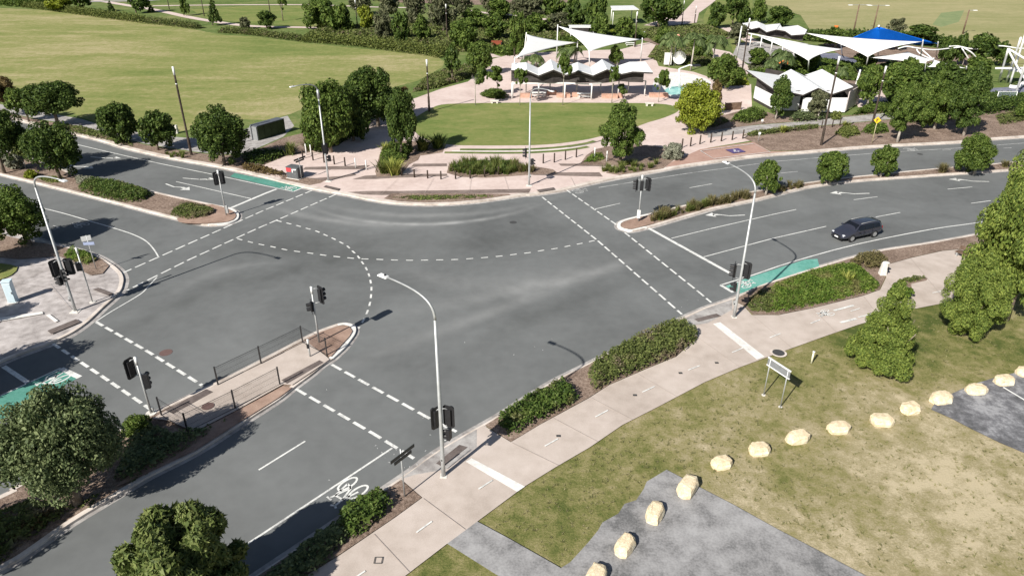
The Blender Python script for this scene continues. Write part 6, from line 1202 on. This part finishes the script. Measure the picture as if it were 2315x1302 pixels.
B=G(2275,160,KZ); mb=MB(); mb.box(Vector((3,2,2.2)),(4.5,3,.2)); mb.build('platform',M['whitesteel'],t); mb=MB(); mb.box(Vector((3.4,1.6,5.4)),(1.8,.1,1.1)); mb.build('red_panel',plain('dull_red_net',(.4,.1,.12),.7),t)
t=thing('glass_fence','low glass fence with pale rails at the right photo edge','fence',G(2250,234,KZ)); a_,b_=G(2250,234,KZ),G(2292,234,KZ)
gl,ntg,gb=newmat('clear_fence_glass',.05,(.6,.7,.7)); gb.inputs['Transmission Weight'].default_value=.85; M['glass']=gl
wallq(t,a_,b_,.1,1.8,'glass','glass_panel',.02); post(t,a_,1.95,.05); post(t,b_,1.95,.05); mb=MB(); mb.bar(a_-t.location+Vector((0,0,1.8)),b_-t.location+Vector((0,0,1.8)),.04); mb.build('top_rail',M['whitesteel'],t)
# play pieces
B=G(1534,150,KZ); t=thing('play_sculpture','white disc play sculpture with a coral flower on a pole in the splash plaza','play sculpture',B); mb=MB(); mb.tube([(0,.1,1.6),(0,-.1,1.6)],1.25,20); d_=mb.build('disc',M['whitesteel'],t); 
mb=MB(); mb.bar((-.9,0,0),(-.9,0,5.0),.09); mb.build('pole',M['galv'],t,True); mb=MB(); mb.sphere((-1.0,0,4.6),.7,10,7,(1.0,.8,.7)); mb.sphere((-.7,0,5.5),.4,8,6); mb.build('flower',M['coral'],t,True); mb=MB(); mb.box((-2.2,0,1.4),(1.4,.3,2.2)); mb.build('ladder_panel',M['whitesteel'],t)
B=G(1536,200,KZ); t=thing('water_spout','white leaning water play spout standing in the aqua pool','water spout',B); mb=MB(); mb.tube([(0,0,0),(-.4,0,3.2)],.16,8); mb.tube([(-1.8,-.6,0),(-.6,0,2.2)],.1,8); mb.tube([(-.4,0,3.2),(1.2,-.4,3.9),(2.2,-.8,3.7)],.1,8); mb.build('spout',M['whitesteel'],t,True); mb=MB(); mb.box((2.2,-.8,3.9),(1.3,.8,.25)); mb.build('bucket',M['black'],t)
B=G(1883,98,KZ); t=thing('play_figure','orange totem on a white post behind the long sail','totem',B); mb=MB(); mb.bar((0,0,0),(0,0,2.6),.12); mb.build('post',M['whitesteel'],t,True); mb=MB(); mb.box((0,0,3.2),(.8,.5,1.3)); mb.build('totem_body',M['orange'],t,bevel=.1)
B=G(1758,160,KZ); t=thing('play_bars','slanting orange play bars among the plants behind the toilet block','play bars',B); mb=MB(); mb.tube([(-1.8,0,.3),(0,0,1.3),(1.6,0,2.3),(1.7,0,0)],.12,8); mb.tube([(-1,0,0),(-1,0,.9)],.1,8); mb.build('bar',M['orange'],t,True)
B=G(1123,112,KZ); t=thing('bin_enclosure','small dull red and dark bin enclosure left of the sails by the thicket','bin enclosure',B); mb=MB(); mb.box((0,0,.8),(2.2,1.4,1.6)); mb.build('cabinet',M['dark'],t,bevel=.03); mb=MB(); mb.box((-.1,-.72,1.25),(2.0,.04,.6)); mb.box((0,0,1.66),(2.3,1.5,.1)); mb.build('red_front',plain('dull_red_front',(.3,.07,.035),.6),t)
# tennis style screen enclosure on the upper left path
A=G(586,318,KZ); B_=G(645,300,KZ); t=thing('screen_enclosure','dark green screened box with a grey top between the dark trees','enclosure',A); M['screen']=plain('dark_green_screen',(.055,.075,.035),.8,0,.2,.2,2)
d=B_-A; a=yawof(d); n=Vector((-d.y,d.x,0)).normalized(); hs=hgt(A,287); Rm=rotz(a)
mb=MB(); mb.box(d/2+n*.6+Vector((0,0,hs/2)),(d.length,1.2,hs),Rm); mb.build('screen_panel',M['screen'],t); mb=MB(); mb.box(d/2+n*.6+Vector((0,0,hs+.05)),(d.length+.1,1.3,.1),Rm); mb.build('top',plain('dull_grey_top',(.10,.11,.13),.6),t)
mb=MB(); mb.box(n*.6+Vector((0,0,hs/2-.03))-d.normalized()*.1,(.2,1.25,hs),Rm); mb.build('end_wall',plain('grey_end_wall',(.22,.23,.23),.7),t)
for k in range(5): mb=MB(); mb.box(d*k/4-n*.03+Vector((0,0,hs/2)),(.07,.07,hs),Rm); mb.build('rail',M['screen'],t)
B=G(399,302,KZ); mb=MB(); mb.box((0,0,.55),(.5,.4,1.1)); o=mb.build('utility_pillar',M['footing'],None,bevel=.03); o.location=B; tag(o,'small pale pillar left of the tall timber pole at the field edge','pillar')
# low blocks at the lawn edge
for i,(x,y,lb) in enumerate([(1118,234,'left end'),(1468,240,'right end')]): 
    B=G(x,y,KZ); t=thing('lawn_seat','pale low concrete seat at the %s of the oval lawn edge'%lb,'seat',B); mb=MB(); mb.box((0,0,.42),(1.3,.5,.14)); mb.build('seat',M['footing'],t,bevel=.02)
    for s in(-1,1): mb=MB(); mb.box((s*.4,0,.18),(.25,.4,.36)); mb.build('leg',M['footing'],t)
